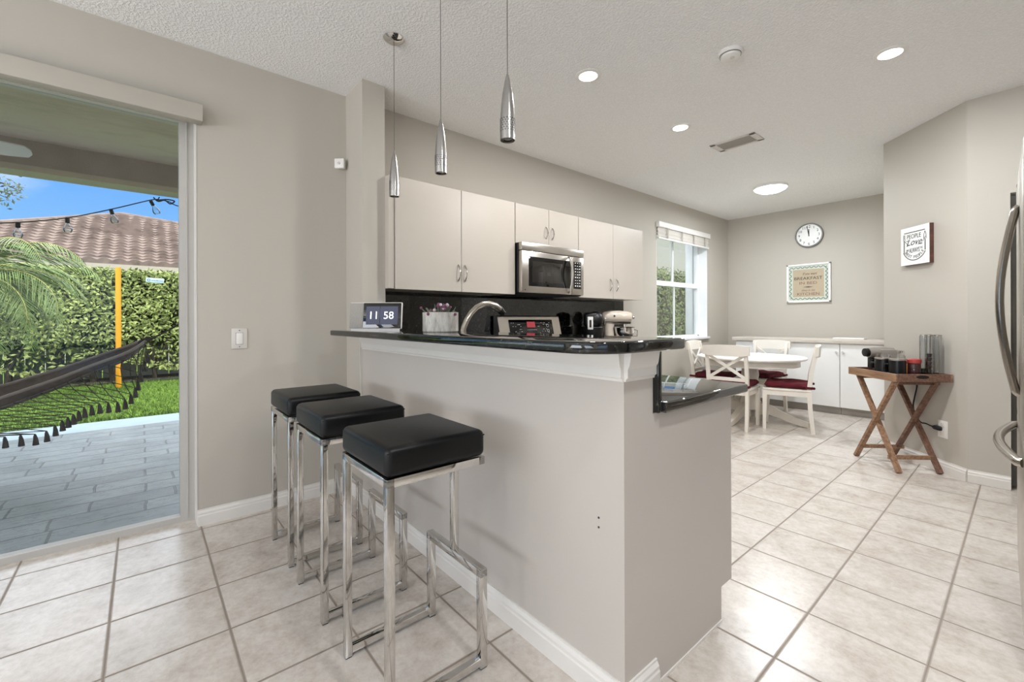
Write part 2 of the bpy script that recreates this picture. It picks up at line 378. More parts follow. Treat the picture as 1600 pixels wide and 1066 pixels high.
def dup(root, loc, rz=None, label=None):
    r = root.copy(); COL.objects.link(r); r.location = loc
    if rz is not None: r.rotation_euler = (0, 0, rz)
    if label: r['label'] = label
    for ch in list(root.children):
        c = ch.copy(); COL.objects.link(c); c.parent = r
        for g in list(ch.children):
            d = g.copy(); COL.objects.link(d); d.parent = c
    return r

# ------------------------------------------------------------------ room shell
CZ = 2.744
XL = -3.08; XO = -3.28
def grid_wall(mb, axis, p0, p1, a, b_, z0, z1, holes):
    A = sorted({a, b_, *[h[0] for h in holes], *[h[1] for h in holes]}); Z = sorted({z0, z1, *[h[2] for h in holes], *[h[3] for h in holes]})
    for i in range(len(A) - 1):
        for j in range(len(Z) - 1):
            ca = (A[i] + A[i + 1]) / 2; cz = (Z[j] + Z[j + 1]) / 2
            if any(h[0] < ca < h[1] and h[2] < cz < h[3] for h in holes): continue
            if axis == 'Y': mb.box(p0, p1, A[i], A[i + 1], Z[j], Z[j + 1])
            else: mb.box(A[i], A[i + 1], p0, p1, Z[j], Z[j + 1])
    return mb
struct(MB().box(-3.2, 3.6, -4.6, 7.3, -.12, 0).build('floor', 'floor', smooth=0))
struct(MB().box(XO, 3.8, -4.8, 7.5, CZ, CZ + .25).build('ceiling', 'ceiling', smooth=0))
WIN = (5.03, 6.39, .92, 2.36)
DOOR = (-2.75, .238, -.15, 2.40)
struct(grid_wall(MB(), 'Y', XO, XL, -4.8, 7.5, -.15, CZ, [DOOR, WIN]).build('wall_left', 'paint', smooth=0))
struct(MB().box(XL, -.78, 7.09, 7.4, 0, CZ).build('wall_back', 'paint', smooth=0))
struct(MB().prism([(-.842, 5.088), (-.288, 4.534), (.0, 4.7), (-.62, 5.2), (-.62, 7.2), (-.842, 7.2)], 0, CZ).build('wall_right', 'paint', smooth=0))
struct(grid_wall(MB(), 'X', 4.534, 4.75, -.288, 3.7, 0, CZ, [(-.082, .80, -.1, 2.035)]).build('wall_pantry', 'paint', smooth=0))
struct(grid_wall(MB(), 'X', -4.75, -4.55, XL, 3.7, 0, CZ, [(-2.5, .1, .25, 2.45), (.9, 3.1, .25, 2.45)]).build('wall_rear', 'paint', smooth=0))
struct(grid_wall(MB(), 'Y', 3.6, 3.8, -4.75, 4.75, 0, CZ, [(-2.9, -.3, .35, 2.35)]).build('wall_far_right', 'paint', smooth=0))
PX = -2.785; BY0 = 1.089; BY1 = 1.243; BX1 = -.776
struct(MB().box(XL, PX, BY0, BY1, 0, CZ).build('wall_pillar', 'paint', smooth=0))
struct(MB().box(PX, BX1, BY0, BY1, 0, 1.084).build('wall_bar', 'barpaint', smooth=0))
# bar moulding (cap trim wraps the end)
def molding(mb, off_y, x0, x1):
    prof = [(0, .992), (-.006, .992), (-.008, 1.0), (-.014, 1.004), (-.014, 1.03), (-.02, 1.04), (-.026, 1.075), (-.03, 1.084), (0, 1.084)]
    return mb.strip([(off_y + y, z) for y, z in prof], x0, x1)
mb = molding(MB(), BY0, PX, BX1 + .0)
mb.m = Matrix.Translation((BX1, BY0, 0)) @ Matrix.Rotation(R(90), 4, 'Z'); molding(mb, 0, 0, BY1 - BY0); mb.m = Matrix.Identity(4)
struct(mb.build('trim_1', 'trim', smooth=25))
def skirting(mb, x0, x1, h=.092, t=.016):
    return mb.strip([(0, 0), (-t, 0), (-t, h * .62), (-t * .8, h * .68), (-t * .8, h * .8), (-t * .35, h * .92), (-t * .35, h), (0, h)], x0, x1)
def base(name, p, q, mat='trim'):
    p = Vector((*p, 0)); q = Vector((*q, 0)); d = q - p; mb = MB()
    mb.m = Matrix.Translation(p) @ Matrix.Rotation(math.atan2(d.y, d.x), 4, 'Z'); skirting(mb, 0, d.length)
    return struct(mb.build(name, mat, smooth=20))
base('baseboard_left', (XL, .238), (XL, BY0))
base('baseboard_bar', (XL, BY0), (BX1 + .016, BY0))
base('baseboard_bar_end', (BX1, BY0), (BX1, BY1 + .012))
base('baseboard_right', (-.842, 5.088), (-.288, 4.534))
base('baseboard_pantry', (-.288, 4.534), (-.082, 4.534))
base('baseboard_window', (XL, 4.27), (XL, 6.5))
# two screw holes left in the bar end
# sliding glass door
d = MB()
d.box(XO, -3.2, -2.75, .238, 2.345, 2.40).box(XO, -3.2, .165, .238, -.02, 2.345).box(XO, -3.2, -2.75, -2.68, -.02, 2.345)
d.box(XO, -3.2, -2.75, .165, -.05, .028).box(-3.215, -3.2, -2.75, .165, .028, .034)
d.box(-3.2, -3.192, .196, .202, .02, 2.36)
door = struct(d.build('door_1', 'frame_grey', smooth=0))
MB().box(-3.246, -3.240, -2.68, .165, .028, 2.345).build('glass_pane', 'glass', door, smooth=0)
struct(MB().box(-3.205, XL + .0, .2345, .2395, 0, 2.40).build('trim_2', 'trim', smooth=0))
# pantry door
struct(MB().box(-.055, .78, 4.58, 4.62, .01, 2.0).build('door_2', 'trim', smooth=0))
struct(MB().box(-.3, .9, 4.752, 4.76, 0, 2.1).build('dark_gap_backing', 'dark', smooth=0))  # dark sheet behind the door, the gap's shade put into its colour
# dining window
y0, y1, z0, z1 = WIN; GX = -3.24
w = MB()
w.box(GX - .03, GX + .03, y0, y0 + .03, z0, z1).box(GX - .03, GX + .03, y1 - .03, y1, z0, z1).box(GX - .03, GX + .03, y0, y1, z0, z0 + .03).box(GX - .03, GX + .03, y0, y1, z1 - .03, z1)
w.box(GX - .02, GX + .035, y0, y1, 1.635, 1.70)
w.box(GX - .008, GX + .014, 5.675, 5.70, 1.70, z1).box(GX - .012, GX + .006, 5.725, 5.745, z0, 1.635)
win = struct(w.build('window_1', 'vinyl', smooth=0))
MB().box(GX - .004, GX, y0 + .02, y1 - .02, z0 + .02, z1 - .02).build('glass_pane', 'glass', win, smooth=0)
struct(MB().rbox(GX, XL + .035, y0 - .03, y1 + .03, z0 - .03, z0 + .004, .006).build('trim_4', 'vinyl'))
for nm, a, b_ in (('trim_5', (y0, y0 + .004), (z0, z1)), ('trim_6', (y1 - .004, y1), (z0, z1))):
    struct(MB().box(GX, XL, *a, *b_).build(nm, 'vinyl', smooth=0))

# ------------------------------------------------------------------ bar counters and kitchen run
def granite(name, label, poly, z0, z1, cat='countertop', bevel=.008, mat='granite'):
    bm = bmesh.new(); vs = [bm.verts.new((x, y, z0)) for x, y in poly]; f = bm.faces.new(vs)
    r = bmesh.ops.extrude_face_region(bm, geom=[f]); bmesh.ops.translate(bm, vec=(0, 0, z1 - z0), verts=[v for v in r['geom'] if isinstance(v, bmesh.types.BMVert)])
    ed = [e for e in bm.edges if abs(e.verts[0].co.z - e.verts[1].co.z) < 1e-6]
    bmesh.ops.bevel(bm, geom=ed, offset=bevel, segments=3, profile=.5, affect='EDGES')
    return tag(MB().frombm(bm).build(name, mat), label, cat)
def arc(cx, cy, r, a0, a1, n=8): return [(cx + r * math.cos(R(a0 + (a1 - a0) * i / n)), cy + r * math.sin(R(a0 + (a1 - a0) * i / n))) for i in range(n + 1)]
Lx, Rx, Fy, By = PX, -.70, .885, 1.32
poly = [(Lx, Fy)] + arc(Rx - .13, Fy + .13, .13, -90, 0) + arc(Rx - .02, By - .02, .02, 0, 90, 3) + [(Lx, By)]
granite('bar_countertop', 'polished black granite bar top with a rounded front corner above the stools', poly, 1.084, 1.118)
granite('peninsula_countertop', 'lower black granite worktop behind the bar wall reflecting the window', [(PX, BY1 + .022), (-.742, BY1 + .022), (-.742, 1.885), (PX, 1.885)], .878, .914, mat='worktop')
tag(MB().rbox(PX, -.756, BY1, BY1 + .021, .880, 1.075, .002).build('granite_upstand', 'granite'), 'narrow black granite upstand between the bar wall and the lower worktop', 'upstand')
pc = thing('base_cabinet', 'greige sink base cabinet under the lower granite worktop with recessed toe kick', 'cabinet')
MB().prism([(PX, BY1), (BX1, BY1), (BX1, 1.808), (PX, 1.808)], .135, .877).build('cabinet_body', 'barpaint', pc, smooth=0)
MB().prism([(PX, BY1), (BX1, BY1), (BX1, 1.718), (PX, 1.718)], 0, .135).build('toe_kick', 'barpaint', pc, smooth=0)
MB().box(BX1 - .002, BX1 + .004, BY1 + .01, 1.716, 0, .01).build('caulk_bead', 'trim', pc, smooth=0)
for i in range(3):
    dd = MB().rbox(PX + .42 + i * .52, PX + .42 + i * .52 + .51, 1.808, 1.826, .15, .865, .003).build('door', 'cab', pc)

KX = -3.078
WF = -2.72                                   # upper cabinet door face
def bow_handle(mb, x, z0, z1, y, r=.0045, out=.026):
    n = 10; P = [(x, y - out * math.sin(math.pi * i / n) ** .7 if 0 < i < n else y, z0 + (z1 - z0) * i / n) for i in range(n + 1)]
    return mb.tube(P, r, 8)
def upper(label, ya, yb, za, zb, handles, filler=None):
    t = thing('wall_cabinet', label, 'cabinet', (KX, ya, 0), R(90), 'cream wall cabinets')
    W = yb - ya; D = -(WF - KX)          # local -y is into the room
    MB().box(0, W, D + .02, 0, za, zb).build('cabinet_body', 'cab', t, smooth=0)
    k = len(handles); dw = W / k
    for i, hx in enumerate(handles):
        dr = MB().rbox(i * dw + .0022, (i + 1) * dw - .0022, D, D + .0185, za - .004, zb, .0015, 1).build('door', 'cab', t)
        bow_handle(MB(), i * dw + hx * dw, za + .075 if zb - za > .5 else za + .07, za + .195 if zb - za > .5 else za + .17, D).build('handle', 'nickel', dr)
    MB().box(.003, W - .003, D + .018, D + .022, za - .002, zb - .002).build('door_gap', 'seam', t, smooth=0)
    return t
UZ0, UZ1 = 1.39, 2.14
upper('wide double cream wall cabinet left of the microwave', 1.285, 2.335, UZ0, UZ1, [.945, .055])
upper('short cream double cabinet above the microwave', 2.338, 3.115, 1.815, UZ1, [.90, .10])
upper('cream double wall cabinet right of the microwave beside the window wall', 3.118, 4.17, UZ0, UZ1, [.90, .10])
tag(MB().box(KX, WF - .012, BY1, 1.283, UZ0, UZ1).build('filler_panel', 'cab', smooth=0), 'narrow cream filler panel between the pillar and the wall cabinets', 'filler panel')
tag(MB().rbox(KX - .0, KX + .02, BY1, 4.29, .914, UZ0 + .002, .001, 1).build('backsplash', 'granite'), 'tall polished black granite backsplash under the cream wall cabinets', 'backsplash')
def basecab(label, ya, yb, n):
    t = thing('base_cabinet', label, 'cabinet', (KX, ya, 0), R(90)); W = yb - ya; D = -.60
    MB().box(0, W, D + .02, 0, .1, .876).build('cabinet_body', 'cab', t, smooth=0); MB().box(0, W, D + .08, 0, 0, .1).build('toe_kick', 'cab', t, smooth=0)
    for i in range(n):
        for za, zb in ((.715, .868), (.43, .710), (.115, .425)):
            dr = MB().rbox(i * W / n + .003, (i + 1) * W / n - .003, D, D + .019, za, zb, .002, 1).build('drawer', 'cab', t)
            MB().ball(((i + .82) * W / n, D - .014, (za + zb) / 2), .012, 6).build('knob', 'nickel', dr)
    return t
basecab('cream base drawers left of the range under the long cabinet', 1.9, 2.345, 1)
basecab('cream base drawers at the window end of the kitchen run', 3.125, 4.06, 2)
granite('kitchen_countertop', 'black granite worktop left of the range along the kitchen wall', [(KX + .02, 1.887), (-2.44, 1.887), (-2.44, 2.345), (KX + .02, 2.345)], .878, .914)
granite('kitchen_countertop', 'black granite worktop right of the range below the stand mixer', [(KX + .02, 3.125), (-2.44, 3.125), (-2.44, 3.98)] + arc(-2.49, 4.10, .05, 0, 90, 5) + [(KX + .02, 4.15)], .878, .914)

# microwave
t = thing('microwave', 'stainless over-range microwave with black window and bowed handle', 'microwave', (KX, 2.345, 0), R(90))
W = .762; D = -.428
MB().rbox(.002, W - .002, D + .04, 0, 1.402, 1.812, .004).build('body', 'black', t)
MB().rbox(0, W, D, D + .04, 1.748, 1.814, .006).build('vent_panel', 'steel', t)
dr = MB().rbox(0, .60, D, D + .04, 1.40, 1.744, .006).build('door', 'steel', t)
MB().rbox(.075, .585, D - .003, D + .002, 1.455, 1.70, .003).build('window_frame', 'blackglass', dr)
MB().rbox(.115, .475, D - .0045, D - .002, 1.49, 1.665, .001).build('window', 'mwglass', dr)
P = [(.555, D - .002, 1.42), (.555, D - .02, 1.43)] + [(.555 + .03 * 0, D - .02 - .03 * math.sin(math.pi * i / 12), 1.43 + .29 * i / 12) for i in range(13)] + [(.555, D - .02, 1.725), (.555, D - .002, 1.735)]
MB().tube(P, .011, 10).build('handle', 'steel', dr)
MB().rbox(.03, .042, D - .002, D, 1.42, 1.428, .001).build('maker_mark', 'ink', dr)
cp = MB().rbox(.603, W, D, D + .04, 1.40, 1.744, .006).build('control_panel', 'steel', t)
MB().rbox(.622, .722, D - .003, D + .002, 1.455, 1.70, .003).build('keypad', 'blackglass', cp)
mk = MB(); random.seed(3)
for i in range(9):
    for j in range(3):
        x = .638 + j * .028; z = 1.685 - i * .026
        mk.box(x, x + random.uniform(.008, .017), D - .004, D - .0029, z, z + random.uniform(.004, .009))
mk.build('key_markings', 'digits', cp, smooth=0)
MB().box(.02, W - .02, D + .02, -.05, 1.392, 1.402).build('underside', 'dark', t, smooth=0)

# range with back control panel
t = thing('range_cooker', 'stainless range with upright back panel and red digital display', 'range', (KX + .022, 2.352, 0), R(90)); W = .762
MB().rbox(0, W, -.63, -.02, .05, .905, .006).build('body', 'steel', t)
MB().rbox(0, W, -.64, -.02, .905, .918, .003).build('cooktop', 'blackglass', t)
od = MB().rbox(.02, W - .02, -.66, -.63, .25, .78, .006).build('oven_door', 'steel', t)
MB().tube([(.06, -.66, .73), (.06, -.70, .73), (W - .06, -.70, .73), (W - .06, -.66, .73)], .011, 10).build('handle', 'steel', od)
pan = MB(); pan.strip([(-.02, .918), (-.12, .918), (-.125, 1.0), (-.075, 1.205), (-.06, 1.215), (-.02, 1.215)], 0, W)
pan = pan.build('back_panel', 'steel', t, smooth=20)
g = MB(); g.m = Matrix.Translation((W / 2, -.1015, 1.102)) @ Matrix.Rotation(-math.atan2(.05, .205), 4, 'X')
G = g.m.copy(); g.rbox(-.265, .275, -.004, .004, -.078, .078, .002); cgl = g.build('control_glass', 'blackglass', pan)
g = MB(); g.m = G; g.box(-.055, .045, -.0055, -.004, .005, .058); g.build('clock_display', 'led', cgl, smooth=0)
g = MB(); g.m = G; random.seed(8)
for i in range(40):
    x = random.choice([random.uniform(-.245, -.07), random.uniform(.06, .25)]); z = random.choice([-.05, -.035, -.015, .012, .03, .045])
    g.box(x, x + random.uniform(.004, .014), -.0052, -.004, z, z + .004)
for i in range(9): g.box(-.06 + i * .014, -.054 + i * .014, -.0052, -.004, -.02, -.015)
for z in (.02, -.03):
    P = [(.205 + .014 * math.cos(a * .4), -.005, z + .014 * math.sin(a * .4)) for a in range(16)]; g.tube(P, .002, 5, closed=False)
g.build('key_markings', 'digits', cgl, smooth=0)
MB().rbox(.03, W - .02, -.15, -.118, .925, .945, .004).build('vent_trim', 'steel', pan)

# faucet
t = thing('faucet', 'brushed nickel kitchen faucet with arched pull-down spout', 'faucet', (-2.045, 1.362, .914))
MB().lathe([(.03, 0), (.03, .012), (.024, .02), (.021, .06), (.019, .10)]).build('base', 'nickel', t)
P = [(0, 0, .08), (0, 0, .17), (0, .012, .222), (0, .032, .262), (0, .062, .302), (0, .1, .335), (0, .145, .354), (0, .19, .356), (0, .235, .345), (0, .268, .326)]
MB().tube(P, [.017, .017, .0165, .016, .0155, .0155, .0165, .019, .021, .022], 14).build('spout', 'nickel', t)
MB().cyl((0, .268, .328), (0, .296, .300), .022, .019, 14).build('spray_head', 'black', t)
MB().tube([(.02, 0, .06), (.05, -.0, .075), (.085, .0, .105)], [.008, .007, .006], 8).build('lever', 'nickel', t)

# coffee maker on the kitchen worktop
t = thing('coffee_maker', 'black countertop coffee maker with a white side panel beside the mixer', 'coffee maker', (-2.845, 3.47, .914), R(48))
MB().rbox(-.10, .10, -.11, .11, 0, .035, .012).build('base', 'black', t)
MB().lathe([(.062, .035), (.09, .06), (.108, .13), (.112, .185), (.108, .19)], n=28).build('tank', 'black', t)
MB().rbox(-.085, .055, -.06, .09, .19, .335, .03, 4).ball((.03, .01, .265), .082, 10).build('brew_head', 'black', t)
MB().rbox(-.065, -.012, -.116, -.058, .165, .292, .004).build('control_panel', 'plastic', t)
MB().rbox(-.05, -.028, -.118, -.112, .185, .26, .003).build('switch', 'black', t)

# stand mixer
t = thing('stand_mixer', 'cream stand mixer with polished steel bowl on the black worktop', 'mixer', (-2.78, 3.80, .914), R(49))
MB().rbox(-.13, .16, -.075, .075, 0, .035, .016, 3).build('foot', 'cream', t)
col_ = MB(); col_.tube([(-.085, 0, .03), (-.09, 0, .10), (-.095, 0, .17), (-.09, 0, .22)], [.058, .05, .048, .055], 20, flat=(1, 1)); col_.build('column', 'cream', t)
MB().tube([(-.17, 0, .29), (-.165, 0, .29), (-.145, 0, .29), (-.08, 0, .292), (.02, 0, .292), (.10, 0, .290), (.135, 0, .287), (.15, 0, .286)], [.012, .04, .055, .064, .064, .058, .048, .025], 24).build('motor_head', 'cream', t)
MB().tube([(-.15, 0, .262), (.13, 0, .262)], [.058, .046], 20).build('trim_band', 'steel', t)
MB().cyl((.15, 0, .286), (.17, 0, .286), .016, .016, 14).build('attachment_hub', 'steel', t)
MB().lathe([(.03, .03), (.05, .035), (.085, .075), (.105, .13), (.108, .18), (.112, .185), (.104, .18), (.1, .13), (.08, .08), (.03, .045)], (.062, 0, 0), cap=False).build('bowl', 'chrome', t)
MB().cyl((.07, 0, .245), (.07, 0, .11), .012, .02, 10).build('beater', 'steel', t)
MB().tube([(.17, 0, .16), (.205, 0, .15), (.2, 0, .09), (.155, 0, .09)], .006, 8).build('bowl_handle', 'chrome', t)
MB().cyl((-.05, -.062, .3), (-.05, -.072, .3), .009, .009, 10).build('speed_knob', 'black', t)

# ------------------------------------------------------------------ things on the bar
t = thing('smart_display', 'small smart display clock reading 11 58 at the pillar end of the bar', 'smart display', (-2.60, 1.095, 1.118), YAW)
B = Matrix.Rotation(R(-9), 4, 'X')
m = MB(); m.m = B; m.rbox(-.162, .162, -.006, .012, .006, .172, .006, 3); m.build('body', 'plastic', t)
m = MB(); m.m = B; m.rbox(-.160, -.078, -.0085, -.004, .010, .168, .004); m.build('speaker_grille', 'fabric_grey', t)
m = MB(); m.m = B; m.rbox(-.077, .157, -.0085, -.004, .010, .168, .003); scn = m.build('screen', 'blackglass', t)
for a, b_ in ((-.058, .026), (.029, .137)):
    m = MB(); m.m = B; m.box(a, b_, -.0095, -.008, .032, .146); m.build('clock_tile', 'screen_tile', scn, smooth=0)
m = MB(); m.m = B; m.text('11', -.012, .0675, .046, -.0096); m.build('hour_digits', 'screen_digit', scn, smooth=0)
m = MB(); m.m = B; m.text('58', .081, .0675, .046, -.0096); m.build('minute_digits', 'screen_digit', scn, smooth=0)
MB().prism([(-.15, .0), (.15, .0), (.13, .06), (-.13, .06)], 0, .012).build('foot', 'plastic', t)
tag(MB().tube([(-2.74, 1.035, 1.1205), (-2.782, 1.05, 1.121), (-2.797, 1.062, 1.112), (-2.803, 1.078, 1.08), (-2.82, 1.0845, 1.02), (-2.826, 1.0865, .92), (-2.818, 1.0865, .80), (-2.812, 1.0865, .70), (-2.815, 1.0865, .55)], .0022, 6).build('power_cord', 'trim'), 'thin white cord hanging down the bar wall below the smart display', 'cord')

t = thing('flower_pot', 'round birch bark pot of small mauve flowers on the bar', 'flower pot', (-1.915, 1.147, 1.118))
MB().lathe([(.086, 0), (.089, .004), (.089, .098), (.083, .098), (.083, .085), (.0, .085)], n=40, cap=False).build('pot', 'birch', t)
random.seed(5); st = MB(); fl = MB(); fp = MB()
for i in range(46):
    a = random.uniform(0, 6.283); r = random.uniform(.01, .1) ; z = random.uniform(.11, .148) - r * .25
    st.tube([(r * .6 * math.cos(a), r * .6 * math.sin(a), .083), (r * .85 * math.cos(a), r * .85 * math.sin(a), .105), (r * math.cos(a), r * math.sin(a), z)], [.003, .0028, .002], 5)
    if i % 2:
        (fl if i % 5 else fp).ball((r * math.cos(a), r * math.sin(a), z), random.uniform(.006, .010), 4)
st.build('stems', 'leaf_dark', t); fl.build('blossoms', 'petal', t); fp.build('pale_blossoms', 'petal_pale', t)
# two old screw holes on the bar face
for z_, lb_ in ((.557, 'upper of two tiny screw holes on the bar wall near its end'), (.527, 'lower of two tiny screw holes on the bar wall near its end')):
    tag(MB().cyl((-.871, BY0 - .0015, z_), (-.871, BY0, z_), .0035, n=10).build('screw_hole', 'ink'), lb_, 'screw hole', 'old screw holes on the bar wall')

# ------------------------------------------------------------------ bar stools
def stool():
    t = thing('bar_stool', 'black and chrome bar stool in front of the bar, closest to the camera', 'bar stool', (-1.372, .53, 0), 0, 'bar stools in a row along the bar')
    w = .187; q = .0125; L = .355
    MB().rbox(-w, w, 0, L, .718, .808, .022, 4).tube([(-w + .006, .004, .790), (-w + .006, L - .004, .790)], .0025, 6).tube([(w - .006, .004, .790), (w - .006, L - .004, .790)], .0025, 6).build('seat', 'leather', t)
    f = MB()
    f.rbox(-w + .004, w - .004, .003, .028, .691, .717, .002).rbox(-w + .004, w - .004, L - .028, L - .003, .691, .717, .002)
    f.rbox(-w + .004, -w + .029, .003, L - .003, .691, .717, .002).rbox(w - .029, w - .004, .003, L - .003, .691, .717, .002)
    f.build('seat_frame', 'chrome', t)
    for s in (-1, 1):
        x = s * (w - .0165)
        MB().rbox(x - q, x + q, .003, .028, .003, .70, .002).build('leg', 'chrome', t)
        MB().rbox(x - q, x + q, .028, L - .02, .014, .039, .002).build('runner', 'chrome', t)
    lp = MB()
    for s in (-1, 1):
        x = s * (w - .0165); lp.rbox(x - q, x + q, L - .022, L + .006, .003, .335, .002)
    lp.rbox(-w + .004, w - .004, L - .022, L + .006, .308, .336, .002); lp.build('footrest', 'chrome', t)
    MB().rbox(-.0125, .0125, L - .020, L + .004, .334, .70, .002).build('rear_post', 'chrome', t)
    for s in (-1, 1):
        x = s * (w - .0165)
        MB().box(x - .011, x + .011, .005, .026, 0, .003).build('foot_pad', 'rubber', t, smooth=0); MB().box(x - .011, x + .011, L - .02, L + .004, 0, .003).build('foot_pad', 'rubber', t, smooth=0)
    return t
st = stool()
dup(st, (-1.942, .522, 0), 0, 'middle bar stool of the three, black seat on a chrome frame')
dup(st, (-2.455, .524, 0), 0, 'black and chrome bar stool at the pillar end, nearest the glass door')

# ------------------------------------------------------------------ pendants and ceiling fittings
def pendant():
    t = thing('pendant_light', 'bullet pendant lamp hanging over the pillar end of the bar, lowest in view', 'pendant lamp', (-2.278, 1.072, CZ), 0, 'bullet pendants over the bar')
    MB().lathe([(.001, -.026), (.02, -.025), (.045, -.014), (.058, -.002), (.058, 0)], n=32).build('canopy', 'chrome', t)
    MB().cyl((0, 0, -.026), (0, 0, -.626), .0018, n=6).build('cable', 'darksteel', t)
    prof = [(.003, -.622), (.006, -.632), (.0115, -.655), (.0195, -.70), (.0245, -.745), (.0275, -.79), (.0285, -.83), (.0285, -.878), (.024, -.878), (.024, -.862), (.001, -.862)]
    sh = MB().lathe(prof, n=32, cap=False).build('shade', 'alum', t)
    h = MB()
    for i in range(6):
        for k in range(16):
            a = 2 * math.pi * (k + .5 * (i % 2)) / 16; z = -.80 - i * .009
            h.cyl((.0275 * math.cos(a), .0275 * math.sin(a), z), (.0292 * math.cos(a), .0292 * math.sin(a), z), .0017, n=6)
    h.build('perforations', 'dark', sh)
    MB().cyl((0, 0, -.863), (0, 0, -.872), .015, n=16).build('bulb', 'silver', sh)
    return t
p = pendant()
dup(p, (-1.781, 1.072, CZ), 0, 'middle bullet pendant lamp of the three over the bar')
dup(p, (-1.291, 1.072, CZ), 0, 'bullet pendant lamp nearest the camera, largest of the three')

def downlight(label, x, y, e=13, col=(.95, .975, 1)):
    t = thing('recessed_light', label, 'ceiling light', (x, y, CZ), 0, 'recessed ceiling lights')
    MB().lathe([(.058, -.006), (.061, -.007), (.080, -.003), (.082, 0)], n=36, cap=False).build('trim_ring', 'white', t)
    MB().lathe([(.001, -.0048), (.058, -.0052)], n=36, cap=False).build('lens', 'lens', t)
    lamp('lamp', 'AREA', e, (0, 0, -.012), color=col, parent=t, shape='DISK', size=.11)
downlight('round recessed ceiling light nearest the pendants', -1.825, 2.19, 15, (1, .96, .9))
downlight('round recessed ceiling light just before the air vent', -1.834, 3.355, 17)
downlight('round recessed ceiling light above the wooden sign wall, alone at the right', -.526, 3.374, 30)
downlight('added recessed fill light over the middle of the room behind the camera', .25, .8, 17)  # this and the next two are added, unseen fill lights
downlight('added recessed fill light over the glass door side behind the camera', -1.0, -2.0, 7)
downlight('added recessed fill light near the far windows behind the camera', .9, -2.2, 14)
t = thing('flush_light', 'round glowing flush ceiling light over the dining table', 'ceiling light', (-1.97, 5.67, CZ))
MB().lathe([(.175, 0), (.178, -.015), (.172, -.028)], n=44, cap=False).build('base_ring', 'white', t)
MB().lathe([(.001, -.078), (.06, -.075), (.12, -.062), (.158, -.042), (.170, -.024)], n=44, cap=False).build('diffuser', 'dome', t)
lamp('lamp', 'AREA', 35, (0, 0, -.085), color=(.90, .95, 1), parent=t, shape='DISK', size=.30)
t = thing('smoke_detector', 'white round smoke detector on the ceiling', 'smoke detector', (-1.127, 2.635, CZ))
MB().lathe([(.066, 0), (.068, -.012), (.062, -.02), (.055, -.022), (.052, -.034), (.038, -.043), (.001, -.045)], n=36, cap=False).build('housing', 'plastic', t)
MB().lathe([(.0575, -.0195), (.0585, -.022), (.0575, -.0245)], n=36, cap=False).build('vent_slots', 'ink', t)
MB().cyl((.015, -.012, -.044), (.015, -.012, -.048), .013, n=18).build('test_button', 'plastic2', t)
t = thing('ceiling_vent', 'rectangular white air vent with grey louvres in the ceiling', 'air vent', (-1.67, 4.02, CZ))
fr = MB()
fr.rbox(-.19, .19, -.11, -.08, -.008, 0, .003).rbox(-.19, .19, .08, .11, -.008, 0, .003).rbox(-.19, -.14, -.11, .11, -.008, 0, .003).rbox(.14, .19, -.11, .11, -.008, 0, .003)
fr.build('frame', 'plastic2', t); MB().box(-.14, .14, -.08, .08, -.001, 0).build('duct', 'ink', t, smooth=0)
for i in range(5): MB().beam((-.14, -.062 + i * .031, -.004), (.14, -.062 + i * .031, -.004), .022, .002, (0, .6, 1)).build('louvre', 'fabric_grey', t, smooth=0)

# ------------------------------------------------------------------ left wall fittings
t = thing('shade_valance', 'long painted valance box above the sliding glass door', 'valance', (XL, -2.9, 0), R(90))
MB().rbox(0, 3.163, -.075, -.001, 2.303, 2.397, .003).build('box', 'paint', t)
MB().box(.03, 3.15, -.06, -.01, 2.397, 2.400).build('top_gap', 'ink', t, smooth=0)
t = thing('light_switch', 'white rocker light switch on the wall beside the glass door', 'light switch', (XL, .446, 1.07), R(90))
MB().rbox(-.041, .041, -.007, 0, -.061, .061, .003).build('plate', 'plastic2', t)
MB().rbox(-.018, .018, -.010, -.006, -.034, .034, .002).build('rocker', 'plastic', t)
MB().rbox(-.0195, .0195, -.0075, -.006, -.0355, .0355, .001).build('rocker_gap', 'ink', t)
for z in (-.049, .049): MB().cyl((0, -.0085, z), (0, -.006, z), .003, n=10).build('screw', 'ink', t)
t = thing('motion_sensor', 'small white motion sensor high in the corner by the pillar', 'sensor', (XL + .012, 1.05, 2.255), R(45))
MB().rbox(-.034, .034, -.03, .0, -.034, .034, .006).build('housing', 'plastic', t); MB().ball((0, -.028, 0), .011, 8).build('lens', 'plastic2', t)
MB().prism([(-.026, 0), (.026, 0), (0, .028)], -.03, .03).build('bracket', 'plastic2', t)

# window dressing
t = thing('roman_shade', 'raised white fabric shade with narrow headrail on the dining window', 'window shade', (XL, WIN[0], 0), R(90))
L = WIN[1] - WIN[0]
MB().rbox(-.01, L + .01, -.05, -.001, 2.362, 2.43, .003).build('headrail', 'white', t)
f = MB(); N = 40
prof = [(-.02 - .012 * math.sin(i * 1.7) * (i / 10), 2.365 - .135 * i / 10) for i in range(11)]
vs = []; fs = []
for i, (y, z) in enumerate(prof): vs += [(0, y, z), (L, y, z)]
for i in range(10): fs.append((2 * i, 2 * i + 1, 2 * i + 3, 2 * i + 2))
f.add(vs, fs); vs2 = [(x, y + .004, z) for x, y, z in vs]; f.add(vs2, [tuple(reversed(q)) for q in fs])
f.build('fabric', 'plastic2', t, smooth=60); MB().rbox(0, L, -.035, -.01, 2.212, 2.235, .004).build('bottom_bar', 'white', t)
for k in (.15, .42, .66, .90): MB().box(k * L, k * L + .02, -.043, -.036, 2.235, 2.36).build('ladder_tape', 'tape', t, smooth=0)

